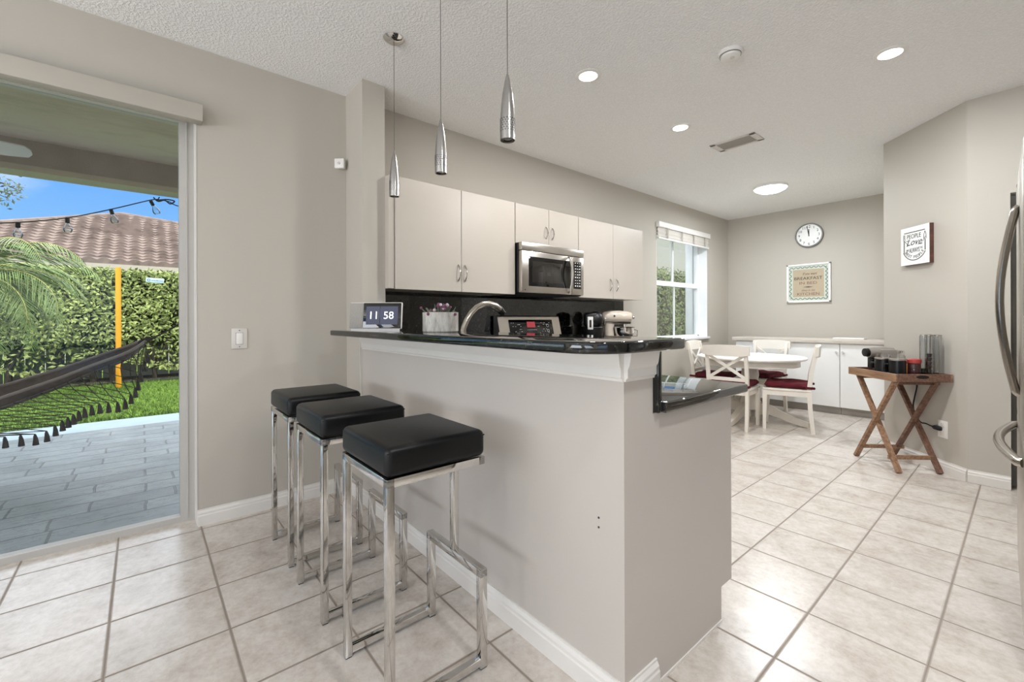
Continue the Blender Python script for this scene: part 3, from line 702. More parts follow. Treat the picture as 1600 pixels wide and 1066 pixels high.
# ------------------------------------------------------------------ back wall: clock, breakfast sign, credenza
t = thing('wall_clock', 'round grey rimmed wall clock showing just before twelve', 'clock', (-1.97, 7.09, 2.338))
m = MB(); m.m = Matrix.Rotation(R(90), 4, 'X'); m.lathe([(.168, 0), (.168, .035), (.163, .046), (.154, .048), (.150, .04), (.150, .03)], n=48, cap=False); m.build('rim', 'clockgrey', t)
m = MB(); m.m = Matrix.Rotation(R(90), 4, 'X'); m.lathe([(.151, .028), (.001, .028)], n=48, cap=False); fc = m.build('face', 'credwhite', t)
nm = MB()
for k in range(1, 13):
    a = R(90 - 30 * k); nm.text(str(k), .118 * math.cos(a), .118 * math.sin(a) - .016, .034, -.029)
nm.build('numerals', 'ink_dark', fc, smooth=0)
for ln, w_, ang, nme in ((.085, .011, 91, 'hour_hand'), (.128, .008, 102, 'minute_hand')):
    a = R(ang); MB().beam((-.015 * math.cos(a), -.0315, -.015 * math.sin(a)), (ln * math.cos(a), -.0315, ln * math.sin(a)), .002 if 0 else w_, .002, (0, 1, 0)).build(nme, 'black', t, smooth=0)
t = thing('framed_sign', 'white framed kraft coloured breakfast in bed sign under the wall clock', 'sign', (-1.983, 7.09, 1.676))
w_, h_ = .262, .268
fr = MB(); fr.rbox(-w_, w_, -.035, 0, h_ - .022, h_, .003).rbox(-w_, w_, -.035, 0, -h_, -h_ + .022, .003).rbox(-w_, -w_ + .022, -.035, 0, -h_, h_, .003).rbox(w_ - .022, w_, -.035, 0, -h_, h_, .003); fr.build('frame', 'credwhite', t)
pr = MB().box(-w_ + .02, w_ - .02, -.02, -.002, -h_ + .02, h_ - .02).build('print', 'sagepale', t, smooth=0)
MB().box(-.185, .185, -.0212, -.02, -.192, .192).build('kraft_panel', 'kraft', pr, smooth=0)
bd = MB()
def scal(p, q, n, amp, nx, nz):
    P = []
    for i in range(n * 6 + 1):
        u = i / (n * 6); o = amp * math.sin(2 * math.pi * n * u); P.append((p[0] + (q[0] - p[0]) * u + nx * o, -.0215, p[1] + (q[1] - p[1]) * u + nz * o))
    bd.tube(P, .0048, 5)
scal((-.216, -.215), (-.216, .215), 7, .014, 1, 0); scal((.216, -.215), (.216, .215), 8, .012, 1, 0); scal((-.216, .218), (.216, .218), 8, .010, 0, 1); scal((-.216, -.218), (.216, -.218), 8, .010, 0, 1)
bd.build('scalloped_border', 'sage', pr)
tx = MB(); tx.text('If you want', .02, .115, .032, -.0214, shear=.35, w=.17); tx.text('BREAKFAST', 0, .048, .040, -.0214, w=.335); tx.build('dark_lettering', 'ink_dark', pr, smooth=0)
tx = MB(); tx.text('IN BED', 0, -.016, .036, -.0214, w=.21); tx.text('sleep in the', 0, -.112, .028, -.0214, shear=.35, w=.16); tx.text('KITCHEN', 0, -.170, .038, -.0214, w=.265); tx.build('brown_lettering', 'ink_brown', pr, smooth=0)
MB().add([(-.065, -.0225, -.055), (0, -.0225, -.062), (.065, -.0225, -.055), (0, -.0225, -.048)], [(0, 1, 2, 3)]).build('dash', 'ink_dark', pr, smooth=0)

def cred(label, xa, xb, n, hinge):
    t = thing('low_cabinet', label, 'cabinet', (xa, 6.5, 0), 0, 'low white cabinets on the back wall'); W = xb - xa
    MB().box(0, W, .02, .575, .09, .87).build('cabinet_body', 'credwhite', t, smooth=0); MB().box(0, W, .06, .55, 0, .09).build('plinth', 'fabric_grey', t, smooth=0)
    for i in range(n):
        dr = MB().rbox(i * W / n + .002, (i + 1) * W / n - .002, 0, .019, .095, .868, .002, 1).build('door', 'credwhite', t)
        x = (i + (.05 if hinge[i] else .95)) * W / n; MB().cyl((x, 0, .77), (x, -.022, .77), .009, .013, 12).build('knob', 'plastic2', dr)
cred('low white two door cabinet behind the dining table', -2.72, -1.497, 2, (0, 0))
cred('low white two door cabinet beside the diagonal wall', -1.493, -.86, 1, (1,))
tag(MB().rbox(-2.76, -.85, 6.47, 7.085, .872, .922, .004).build('bench_top', 'benchtop'), 'long pale wood effect top across the low white cabinets', 'worktop')
tag(MB().rbox(-1.62, -1.30, 6.72, 6.9, .922, .937, .005).build('flat_box', 'credwhite'), 'flat white box lying on the pale bench top', 'box')

# ------------------------------------------------------------------ dining table and chairs
TX, TY = -2.14, 5.5
t = thing('dining_table', 'round white pedestal dining table among four cross-back chairs', 'table', (TX, TY, 0))
MB().lathe([(.55, .712), (.567, .716), (.575, .726), (.575, .735), (.568, .742), (.001, .742)], n=72, cap=False).build('tabletop', 'white', t)
MB().lathe([(.50, .712), (.505, .640), (.485, .640), (.48, .712)], n=64, cap=False).build('apron', 'chairwhite', t)
MB().lathe([(.10, .0 + .12), (.105, .20), (.09, .24), (.075, .30), (.075, .40), (.095, .52), (.085, .60), (.11, .66), (.16, .70), (.16, .712)], n=32).build('column', 'chairwhite', t)
for k in range(4):
    m = MB(); m.m = Matrix.Rotation(R(90 * k), 4, 'Z'); pts = [(.06, .14, .15), (.12, .20, .13), (.22, .185, .10), (.34, .13, .075), (.46, .082, .06), (.56, .06, .055), (.60, .05, .05)]
    vs = []; fs = []
    for x, zt, hh in pts:
        zb = max(0.0 if x > .5 else .02, zt - hh); 
        for y in (-.035, .035): vs += [(x, y, zb), (x, y, zt)]
    for i in range(len(pts) - 1):
        a = 4 * i; b_ = a + 4
        fs += [(a, a + 1, b_ + 1, b_), (a + 2, b_ + 2, b_ + 3, a + 3), (a + 1, a + 3, b_ + 3, b_ + 1), (a, b_, b_ + 2, a + 2)]
    fs += [(0, 2, 3, 1), (len(vs) - 4, len(vs) - 3, len(vs) - 1, len(vs) - 2)]
    m.add(vs, fs); m.build('foot', 'chairwhite', t, smooth=25)

def chair():
    t = thing('dining_chair', '', 'chair', (0, 0, 0), 0, 'white cross-back chairs around the dining table')
    Z = .445
    MB().rbox(-.215, .215, -.235, .20, Z - .024, Z, .008).build('seat', 'chairwhite', t)
    ap = MB(); ap.box(-.185, .185, -.215, -.195, .37, Z - .024).box(-.185, .185, .165, .185, .37, Z - .024)
    for s in (-1, 1): ap.box(s * .195 - .01, s * .195 + .01, -.2, .18, .37, Z - .024)
    ap.build('apron', 'chairwhite', t, smooth=0)
    for s in (-1, 1):
        MB().beam((s * .193, -.212, .42), (s * .187, -.218, 0), .042, .042, (0, 1, 0), .72).build('leg', 'chairwhite', t, smooth=0)
        m = MB(); pts = [(.215, 0, .034), (.19, .25, .04), (.183, .45, .042), (.20, .62, .038), (.245, .84, .034), (.252, .875, .032)]
        vs = []; fs = []
        for y, z, d_ in pts:
            for dx, dy in ((-.016, -d_ / 2), (.016, -d_ / 2), (.016, d_ / 2), (-.016, d_ / 2)): vs.append((s * .195 + dx, y + dy, z))
        for i in range(len(pts) - 1):
            for k in range(4): fs.append((4 * i + k, 4 * i + (k + 1) % 4, 4 * i + 4 + (k + 1) % 4, 4 * i + 4 + k))
        fs += [(3, 2, 1, 0), tuple(len(vs) - 4 + k for k in range(4))]
        m.add(vs, fs); m.build('rear_leg', 'chairwhite', t, smooth=30)
    tr = MB(); N = 14; vs = []; fs = []
    for i in range(N + 1):
        u = -1 + 2 * i / N; x = u * .235; y = .25 - .028 * (1 - u * u) * -1 * .8
        zb = .785 + (.010 if abs(u) > .75 else 0); zt = .905 - .012 * u * u
        vs += [(x, y - .014, zb), (x, y + .010, zb), (x, y + .018, zt), (x, y - .006, zt)]
    for i in range(N):
        for k in range(4): fs.append((4 * i + k, 4 * i + (k + 1) % 4, 4 * i + 4 + (k + 1) % 4, 4 * i + 4 + k))
    fs += [(3, 2, 1, 0), tuple(4 * N + k for k in range(4))]
    tr.add(vs, fs); tr.build('top_rail', 'chairwhite', t, smooth=30)
    MB().beam((-.18, .195, .535), (.18, .195, .535), .022, .035).build('lower_rail', 'chairwhite', t, smooth=0)
    cb = MB()
    for s in (-1, 1): cb.beam((-s * .18, .198, .55), (s * .18, .238, .795), .014, .030, (0, 0, 1))
    cb.build('cross_slats', 'chairwhite', t, smooth=0)
    return t
def cushion(label, loc, rz):
    t = thing('seat_cushion', label, 'cushion', loc, rz, 'burgundy cushions on the dining chairs')
    bm = bmesh.new(); n = 22; W, D, T = .205, .205, .060
    top = [[None] * (n + 1) for _ in range(n + 1)]; bot = [[None] * (n + 1) for _ in range(n + 1)]
    random.seed(hash(label) % 97 if 0 else len(label))
    for i in range(n + 1):
        for j in range(n + 1):
            u = -1 + 2 * i / n; v = -1 + 2 * j / n; e = (1 - abs(u) ** 6) * (1 - abs(v) ** 6); e = max(e, 0) ** .22
            tuft = sum(math.exp(-((u - a) ** 2 + (v - c) ** 2) / .035) for a in (-.5, 0, .5) for c in (-.5, 0, .5)) * .016
            x, y = u * W, v * D - .015; z = T * .5 + (T * .62 - tuft + .004 * math.sin(7 * u + 5 * v)) * e
            top[i][j] = bm.verts.new((x, y, z)); bot[i][j] = bm.verts.new((x, y, T * .5 - T * .5 * e)) if 0 < i < n and 0 < j < n else top[i][j]
    for i in range(n):
        for j in range(n):
            bm.faces.new((top[i][j], top[i + 1][j], top[i + 1][j + 1], top[i][j + 1]))
            q = []
            for w_ in (bot[i][j], bot[i][j + 1], bot[i + 1][j + 1], bot[i + 1][j]):
                if w_ not in q: q.append(w_)
            try: bm.faces.new(q)
            except ValueError: pass
    MB().frombm(bm).build('pad', 'burgundy', t, smooth=70)
    for s in (-1, 1):
        m = MB(); x = s * .195; m.rbox(x - .020, x + .020, .148, .154, .008, .034, .002).rbox(x - .020, x + .020, .206, .213, .008, .034, .002).rbox(x + s * .0165, x + s * .022, .15, .212, .008, .034, .002).ball((x + s * .006, .222, .02), .014, 5)
        m.build('tie', 'burgundy', t)
CH = [((-2.115, 4.985), R(186), 'white cross-back dining chair nearest the kitchen, its back to the camera'),
      ((-1.685, 5.35), R(-74), 'white cross-back dining chair seen side on at the right of the table'),
      ((-2.22, 6.05), R(-8), 'white cross-back dining chair on the far side against the low cabinets'),
      ((-2.57, 5.52), R(97), 'white cross-back dining chair under the window at the left of the table')]
c0 = chair()
for i, ((x, y), rz, lb) in enumerate(CH):
    if i == 0: c0.location = (x, y, 0); c0.rotation_euler = (0, 0, rz); c0['label'] = lb
    else: dup(c0, (x, y, 0), rz, lb)
    cushion(['burgundy tufted cushion on the chair with its back to the camera', 'burgundy tufted cushion on the side on chair at the right of the table', 'burgundy tufted cushion on the far chair by the low cabinets', 'burgundy tufted cushion on the chair under the window'][i], (x, y, .446), rz)

# ------------------------------------------------------------------ diagonal wall: sign, outlet, tray table
DW = R(-45)
def onwall(s, z): return (-.565 + s / S2, 4.811 - s / S2, z)       # s along the wall from its middle
t = thing('box_sign', 'white box sign about people who love to eat with brown edges', 'sign', (-.576, 4.822, 1.772), DW)
MB().rbox(-.138, .138, -.033, -.001, -.155, .155, .001, 1).build('box', 'walnut', t)
fcx = MB().rbox(-.138, .138, -.036, -.033, -.155, .155, .001, 1).build('face', 'credwhite', t)
tx = MB(); Y = -.0364
tx.text('PEOPLE', -.005, .060, .036, Y, w=.135); tx.text('WHO', -.062, .040, .010, Y); tx.text('Love', .0, .006, .052, Y, shear=.4, w=.15); tx.text('TO EAT', .055, .002, .010, Y)
tx.text('ARE', -.068, -.040, .016, Y, w=.026); tx.text('ALWAYS', .0, -.055, .038, Y, w=.10); tx.text('THE', .066, -.034, .016, Y, w=.026)
for i, ch in enumerate('BEST PEOPLE'):
    if ch == ' ': continue
    a = R(-90 - 54 + 108 * i / 10); tx.text(ch, .108 * math.cos(a), .0 + .108 * math.sin(a) + .004, .022, Y, rot=a + R(90))
tx.build('lettering', 'ink', fcx, smooth=0)
ln = MB(); ln.tube([(-.1, Y, .112), (.1, Y, .112)], .003, 5)
ln.tube([(.118 * math.cos(R(a)), Y, .118 * math.sin(R(a))) for a in range(-155, -24, 6)], .003, 5)
for k in (-.109, -.102, -.095): ln.tube([(k, Y, .10), (k, Y, .068)], .0015, 5)
ln.tube([(-.110, Y, .068), (-.108, Y, .050), (-.102, Y, .042), (-.096, Y, .050), (-.094, Y, .068)], .0022, 5); ln.tube([(-.102, Y, .042), (-.102, Y, -.06)], .0035, 6)
ln.tube([(.100, Y, .10), (.090, Y, .07), (.090, Y, .045), (.102, Y, .03), (.112, Y, .045), (.110, Y, .075), (.100, Y, .10)], .0022, 5); ln.tube([(.102, Y, .03), (.102, Y, -.05)], .0032, 6)
ln.tube([(-.098, Y, .05), (-.085, Y, .035), (-.07, Y, .020), (-.075, Y, .0), (-.06, Y, .008)], .002, 5); ln.tube([(.08, Y, .02), (.095, Y, .045), (.110, Y, .058)], .002, 5)
ln.build('cutlery_drawing', 'ink', fcx)
t = thing('wall_outlet', 'white wall outlet low on the diagonal wall behind the tray table', 'outlet', (-.426, 4.672, .33), DW)
MB().rbox(-.042, .042, -.006, 0, -.066, .066, .003).build('plate', 'plastic', t)
for z in (-.028, .028): MB().rbox(-.016, .016, -.008, -.005, z - .018, z + .018, .004).build('socket', 'plastic2', t)

TC = Vector((-.691, 4.64, 0)); TZ = .70
t = thing('tray_table', 'folding wooden tray table with crossed legs against the diagonal wall', 'tray table', TC, DW)
hx, hy = .26, .20
MB().rbox(-hx + .008, hx - .008, -hy + .008, hy - .008, .708, .720, .001, 1).build('tray_base', 'acacia_dark', t)
MB().rbox(-hx, hx, -hy, -hy + .014, TZ, .76, .002, 1).build('tray_side', 'acacia', t)
MB().rbox(-hx, hx, hy - .014, hy, TZ, .76, .002, 1).build('tray_side', 'acacia', t)
for s in (1, -1):
    e = MB().rbox(s * hx - .007 - s * .007, s * hx + .007 - s * .007, -hy + .014, hy - .014, TZ, .76, .002, 1).build('tray_end', 'acacia_dark', t)
    m = MB(); xx = s * (hx + .0005)
    m.m = Matrix.Translation((xx, -.01, .738)) @ Matrix.Rotation(R(90), 4, 'Y') @ Matrix.Diagonal((.013, .045, 1, 1)); m.lathe([(.001, 0), (1, 0)], n=24, cap=False)
    m.build('handle_slot', 'dark', e, smooth=0)
for k, yy in enumerate((-.155, .135)):
    o_ = .012
    for s in (1, -1):
        y_ = yy + o_ * s
        MB().beam((-s * .215, y_, TZ - .001), (s * .215, y_, .006), .022, .036, (0, 1, 0)).build('leg', 'acacia' if k == 0 else 'acacia_dark', t, smooth=0)
for s, off in ((1, .012), (-1, -.012)):
    z = .105; x = s * (.215 - .43 * z / .70)
    MB().beam((x, -.175, z), (x, .165, z), .030, .016, (1, 0, 0)).build('stretcher', 'acacia', t, smooth=0)
    MB().beam((-s * .195, -.165, TZ - .012), (-s * .195, .155, TZ - .012), .03, .02, (1, 0, 0)).build('top_rail', 'acacia_dark', t, smooth=0)

def tl(x, y, z=.721): return tuple(TC + Vector(((x + y) / S2, (y - x) / S2, z)))
t = thing('espresso_machine', 'grey capsule espresso machine with black lever knob on the tray', 'coffee machine', tl(-.15, -.015), DW)
MB().rbox(-.05, .05, -.03, .10, 0, .20, .012).build('body', 'silver', t)
m = MB(); m.tube([(0, -.10, .168), (0, -.06, .17), (0, .03, .172), (0, .085, .168), (0, .108, .155)], [.040, .046, .048, .046, .03], 18); m.build('head', 'silver', t)
MB().tube([(0, -.128, .172), (0, -.126, .172), (0, -.10, .172)], [.02, .034, .036], 20).build('lever_knob', 'black', t)
MB().rbox(-.03, .03, -.085, -.03, .045, .128, .006).build('spout', 'black', t)
MB().rbox(-.045, .045, -.14, -.02, 0, .018, .004).build('drip_tray', 'darksteel', t)
MB().rbox(-.045, .045, .10, .165, .10, .108, .003).build('tank_lid', 'black', t)
MB().rbox(-.045, .045, .105, .16, .02, .19, .006).build('water_tank', 'clear', t)
for lb, x, y in (('black canister with clear lid beside the espresso machine', .025, -.12), ('black canister with clear lid at the front corner of the tray', .135, -.095)):
    t = thing('canister', lb, 'canister', tl(x, y), DW, 'black canisters on the tray')
    MB().lathe([(.05, 0), (.053, .004), (.053, .128), (.05, .132)], n=32).build('body', 'black', t)
    MB().lathe([(.052, .132), (.054, .135), (.054, .143), (.052, .145)], n=32).build('collar', 'steel', t)
    MB().lathe([(.048, .145), (.048, .165), (.044, .172), (.001, .173)], n=32, cap=False).build('lid', 'clear', t)
    MB().tube([(-.035, -.035, .10), (-.052, -.052, .10), (-.056, -.056, .065), (-.052, -.052, .03), (-.035, -.035, .03)], .007, 8).build('handle', 'black', t)
t = thing('candy_jar', 'small jar with a red lid next to the capsule tower', 'jar', tl(.165, .004), DW)
MB().lathe([(.035, 0), (.037, .004), (.037, .105), (.034, .112)], n=28).build('contents', 'treats', t)
MB().lathe([(.038, 0), (.04, .004), (.04, .11), (.036, .116)], n=28).build('glass', 'clear', t)
MB().lathe([(.041, .114), (.042, .118), (.042, .142), (.038, .146), (.001, .146)], n=28, cap=False).build('lid', 'redlid', t)
t = thing('candy_jar', 'small orange labelled jar half hidden behind the red lidded jar', 'jar', tl(.075, .04), DW)
MB().lathe([(.03, 0), (.032, .004), (.032, .10), (.03, .104)], n=24).build('body', 'orangejar', t)
MB().lathe([(.033, .104), (.033, .12), (.001, .122)], n=24, cap=False).build('lid', 'redlid', t)
CT = (.165, .117)
t = thing('capsule_tower', 'tall clear acrylic capsule tower at the wall end of the tray', 'capsule holder', tl(*CT), R(-62))
MB().lathe([(.066, 0), (.067, .006), (.063, .012), (.001, .012)], n=36, cap=False).build('base', 'clear', t)
cols = [(-.038, -.024), (.0, -.040), (.039, -.020), (.032, .032), (-.029, .036)]
for x, y in cols:
    m = MB(); m.m = Matrix.Translation((x, y, 0)); m.lathe([(.024, .012), (.024, .33), (.0225, .33), (.0225, .012)], n=20, cap=False); m.build('tube', 'clear', t)
for x, y in cols: 
    m = MB(); m.m = Matrix.Translation((x, y, 0)); m.lathe([(.0245, .322), (.0255, .326), (.0245, .331), (.022, .331)], n=20, cap=False); m.build('tube_rim', 'steel', t)
MB().cyl((0, 0, .012), (0, 0, .335), .006, n=10).build('spine', 'steel', t)
ca, sa = math.cos(R(-62)), math.sin(R(-62)); T0 = Vector(tl(*CT))
def pod(label, cx, cy, z, mat):
    m = MB(); m.lathe([(.001, 0), (.010, .0), (.013, .004), (.0185, .024), (.0205, .0255), (.0205, .028), (.001, .0285)], n=18, cap=False)
    o = m.build('coffee_pod', mat); o.location = T0 + Vector((cx * ca - cy * sa, cx * sa + cy * ca, z)); return tag(o, label, 'coffee pod', 'coffee pods in the clear tower')
ordw = ['bottom', 'second', 'third', 'fourth', 'fifth', 'top']
for k in range(6): pod(f'dark coffee pod in the middle tube of the clear tower, {ordw[k]} of its stack',   .039, -.020, .014 + k * .0295, 'pod')
for k in range(2): pod('green and dark coffee pod low in the outer tube of the tower, ' + ('lower one' if k == 0 else 'upper one'), 0, -.040, .014 + k * .0295, 'pod' if k == 0 else 'podgreen')
# appliance cord hanging below the tray to the outlet
P = [tl(-.05, .186, .699), tl(-.05, .19, .62), tl(-.07, .19, .54), tl(-.085, .19, .46), tl(-.06, .185, .39), tl(.0, .18, .345), tl(.045, .18, .345), tl(.10, .185, .335)]
def smooth_path(P, n=6):
    P = [Vector(p) for p in P]; out = []
    for i in range(len(P) - 1):
        a = P[max(i - 1, 0)]; b_ = P[i]; c = P[i + 1]; d_ = P[min(i + 2, len(P) - 1)]
        for k in range(n):
            u = k / n; out.append(.5 * ((2 * b_) + (c - a) * u + (2 * a - 5 * b_ + 4 * c - d_) * u * u + (-a + 3 * b_ - 3 * c + d_) * u ** 3))
    return out + [P[-1]]
t = thing('power_cord', 'black power cord looping under the tray table to the outlet', 'cord', (0, 0, 0))
MB().tube(smooth_path(P), .0052, 8).build('cable', 'rubber', t)
MB().tube([Vector(P[-1]), Vector(tl(.115, .19, .333)), Vector(tl(.15, .196, .331)), Vector(tl(.163, .203, .331))], [.008, .017, .018, .013], 12).build('plug', 'rubber', t)

# ------------------------------------------------------------------ fridge at the right edge
t = thing('refrigerator', 'stainless french door refrigerator at the right edge with bowed handles', 'refrigerator', (-.038, 3.10, 0), R(-90 + 1.6))
# local x runs towards the camera, local -y faces the room
FW = .91
MB().rbox(.0, FW, .075, .80, .02, 1.765, .004).build('cabinet', 'darksteel', t)
for a, b_, hxx in ((.0, FW / 2 - .003, FW / 2 - .045), (FW / 2 + .003, FW, FW / 2 + .045)):
    dr = MB().rbox(a, b_, 0, .07, .752, 1.775, .012, 3).build('door', 'steel', t)
    n = 16; Pp = [(hxx, .0, .88), (hxx, -.010, .89)] + [(hxx, -.012 - .040 * math.sin(math.pi * i / n), .90 + .69 * i / n) for i in range(n + 1)] + [(hxx, -.010, 1.60), (hxx, .0, 1.61)]
    MB().tube(Pp, .016, 12, flat=(1.1, .8)).build('handle', 'nickel', dr)
dr = MB().rbox(.0, FW, 0, .07, .10, .742, .012, 3).build('freezer_drawer', 'steel', t)
n = 16; Pp = [(.06, 0, .692), (.065, -.010, .692)] + [(.07 + (FW - .14) * i / n, -.012 - .044 * math.sin(math.pi * i / n), .692) for i in range(n + 1)] + [(FW - .065, -.01, .692), (FW - .06, 0, .692)]
MB().tube(Pp, .016, 12).build('handle', 'nickel', dr)
MB().rbox(.01, .05, .0, .05, 1.776, 1.79, .004).build('hinge_cap', 'black', t)
MB().box(.03, FW - .03, .05, .6, 0, .10).build('kick_grille', 'black', t, smooth=0)

# ------------------------------------------------------------------ outdoors: patio, lawn, hedge
G = -.08
struct(MB().box(-6.95, XO, -9, 3.2, G - .3, G).build('patio_floor', 'patio', smooth=0))
struct(MB().box(-7.52, -6.95, -9, 3.2, G - .3, G).build('patio_kerb', 'band', smooth=0))
struct(MB().box(-7.60, -7.52, -9, 3.2, G - .2, G - .035).build('lawn_edging', 'mulch', smooth=0))
struct(MB().box(-30, -7.60, -25, 30, G - .4, G - .06).build('lawn_ground', 'lawn', smooth=0))
struct(MB().box(-7.52, XO, 3.2, 30, G - .4, G - .06).build('side_yard_ground', 'lawn', smooth=0))
random.seed(11)
vs = []; fs = []
for i in range(46000):
    x = -7.53 - 5.2 * random.random() ** 1.3; y = -4.2 + 8.2 * random.random(); h = random.uniform(.025, .065); a = random.uniform(0, 3.14); w = random.uniform(.004, .008)
    dx, dy = w * math.cos(a), w * math.sin(a); o = len(vs); lx, ly = random.uniform(-.03, .03), random.uniform(-.03, .03)
    vs += [(x - dx, y - dy, G - .06), (x + dx, y + dy, G - .06), (x + lx, y + ly, G - .06 + h)]; fs.append((o, o + 1, o + 2))
gr = MB(); gr.v = vs; gr.f = fs; gr.mi = [0] * len(fs)
tag(gr.build('grass', 'blade', smooth=0, recalc=False), 'short bright green lawn grass beyond the patio', 'grass', kind='stuff')

def leaves(n, sampler, size, seed=1):
    random.seed(seed); vs = []; fs = []
    for i in range(n):
        p, nrm = sampler(); s = size * random.uniform(.6, 1.25)
        d = Vector((random.gauss(0, 1), random.gauss(0, 1), random.gauss(0, 1) - .5)); nn = (Vector(nrm) * 1.1 + Vector((random.gauss(0, .6), random.gauss(0, .6), random.gauss(0, .6) + .35))).normalized()
        d = (d - nn * d.dot(nn)).normalized(); c = nn.cross(d); o = len(vs); p = Vector(p)
        vs += [p - d * s, p + c * s * .42 - nn * s * .12, p + d * s, p - c * s * .42 - nn * s * .12]
        fs += [(o, o + 1, o + 2), (o, o + 2, o + 3)]
    m = MB(); m.v = vs; m.f = fs; m.mi = [0] * len(fs); return m
t = thing('hedge', 'tall clipped green hedge along the back of the garden', 'hedge', (-12.5, -1, G - .06))
def bumpy(y, z): return .12 * math.sin(2.1 * y + 1.3 * z) + .08 * math.sin(5.3 * y - 3 * z)
def hs():
    y = random.uniform(-5.6, 5.9); z = 2.42 * random.random() ** .72
    if random.random() < .12: return (random.uniform(-.7, .0) + 0, y, 2.40 + random.uniform(-.05, .06)), (0, 0, 1)
    dep = (.25 if z < .9 else .0)
    return (-.02 - dep * random.random() * 1.6 + bumpy(y, z) * .6 - random.random() ** 2 * .25, y, max(z, .35 + .25 * math.sin(3 * y) * .5)), (1, 0, .15)
leaves(25000, hs, .055, 4).build('foliage', 'hedgeleaf', t, smooth=0, recalc=False)
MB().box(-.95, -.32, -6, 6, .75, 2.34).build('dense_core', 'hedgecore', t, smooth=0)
for i in range(22):
    y = -5.4 + i * .5 + random.uniform(-.12, .12)
    MB().tube([(-.35, y, 0), (-.32 + random.uniform(-.1, .1), y + random.uniform(-.1, .1), .5), (-.4, y + random.uniform(-.2, .2), 1.2)], [.05, .04, .03], 7).tube([(-.34, y, .35), (-.25, y + .2, .8), (-.3, y + .32, 1.2)], [.025, .02, .015], 6).build('trunk', 'trunk', t)
tag(MB().box(-13.6, -12.35, -7, 6, G - .06, G - .03).build('mulch_bed', 'mulch', smooth=0), 'dark mulch strip under the garden hedge', 'mulch', kind='stuff')
t = thing('garden_fence', 'pale board fence glimpsed behind the garden hedge trunks', 'fence', (-13.75, -2, G - .06))
for i in range(42): MB().box(0, .03, -5 + i * .3, -5 + i * .3 + .285, 0, 1.85).build('board', 'fence', t, smooth=0)
t = thing('garden_sign', 'small pale blue sign with blue lettering hung on the hedge', 'sign', (-12.42, .21, 2.072), R(90))
m = MB(); m.m = Matrix.Rotation(R(3), 4, 'Y'); m.rbox(-.155, .155, -.012, 0, -.05, .05, .004); m.build('board', 'signblue', t)
m = MB(); m.m = Matrix.Rotation(R(3), 4, 'Y'); m.tube([(-.105 + .024 * math.cos(a * .45), -.013, .024 * math.sin(a * .45)) for a in range(14)], .006, 6)
random.seed(2); x = -.06
while x < .13:
    hgt = random.choice([.014, .02, .03]); m.tube([(x, -.013, -.012), (x + .004, -.013, -.012 + hgt), (x + .010, -.013, -.010)], .0035, 5); x += .017
m.build('lettering', 'signink', t)
tag(MB().cyl((-11.6, -.365, G - .06), (-11.6, -.365, 2.24), .043, n=14).build('yellow_pole', 'yellow'), 'slim bright yellow pole standing on the lawn before the hedge', 'pole')

# neighbour's house with barrel tile roof
t = thing('house', "neighbouring house with pale barrel tile hip roof behind the hedge", 'house', (-17, 0, G - .06))
ex, ez = 0.0, 2.98; ax_, ay, az = -4.0, -.564, 5.08; yl, yr = -6.03, 17.1
rf = MB(); NR = 19; vs = []; fs = []
for r in range(NR):
    u0 = r / NR; u1 = (r + 1.0) / NR
    ya = yl + (ay - yl) * u0; yb = yr + (ay - yr) * u0; yc = yl + (ay - yl) * u1; ydd = yr + (ay - yr) * u1
    if yb > 8: yb = 8
    if ydd > 8: ydd = 8
    n = max(8, int((yb - ya) / .045)); o = len(vs)
    for i in range(n + 1):
        v = i / n
        y0_ = ya + (yb - ya) * v; y1_ = yc + (ydd - yc) * v
        wv = .075 * abs(math.sin(math.pi * y0_ / .33)) ; wv1 = .075 * abs(math.sin(math.pi * y1_ / .33))
        vs += [(ax_ * u0, y0_, ez + (az - ez) * u0 + .08 + wv), (ax_ * u1, y1_, ez + (az - ez) * u1 + wv1 + .0), (ax_ * u0 + .0, y0_, ez + (az - ez) * u0 - .03)]
    for i in range(n):
        a = o + 3 * i; fs += [(a, a + 3, a + 4, a + 1), (a + 2, a + 5, a + 3, a)]
rf.v = vs; rf.f = fs; rf.mi = [0] * len(fs); rf.build('tiled_roof', 'rooftile', t, smooth=50)
MB().tube([(ax_, ay, az + .06), (0, yl, ez + .06)], .09, 8).tube([(ax_, ay, az + .06), (ax_ * .55, ay + (yr - ay) * .45, az + (ez - az) * .45 + .06)], .09, 8).build('ridge_tiles', 'rooftile', t)
MB().add([(ax_, ay, az), (0, yl, ez), (-8, yl, ez), (0, 8, ez), (-8, 8, ez)], [(0, 2, 1), (0, 4, 2), (0, 3, 4)]).build('rear_roof', 'rooftile', t, smooth=0)
MB().box(-.05, .03, yl, 8, ez - .22, ez - .02).build('fascia', 'fascia', t, smooth=0)
MB().box(-7, -.5, yl + .5, 8, 0, ez - .1).build('wall', 'housewall', t, smooth=0)

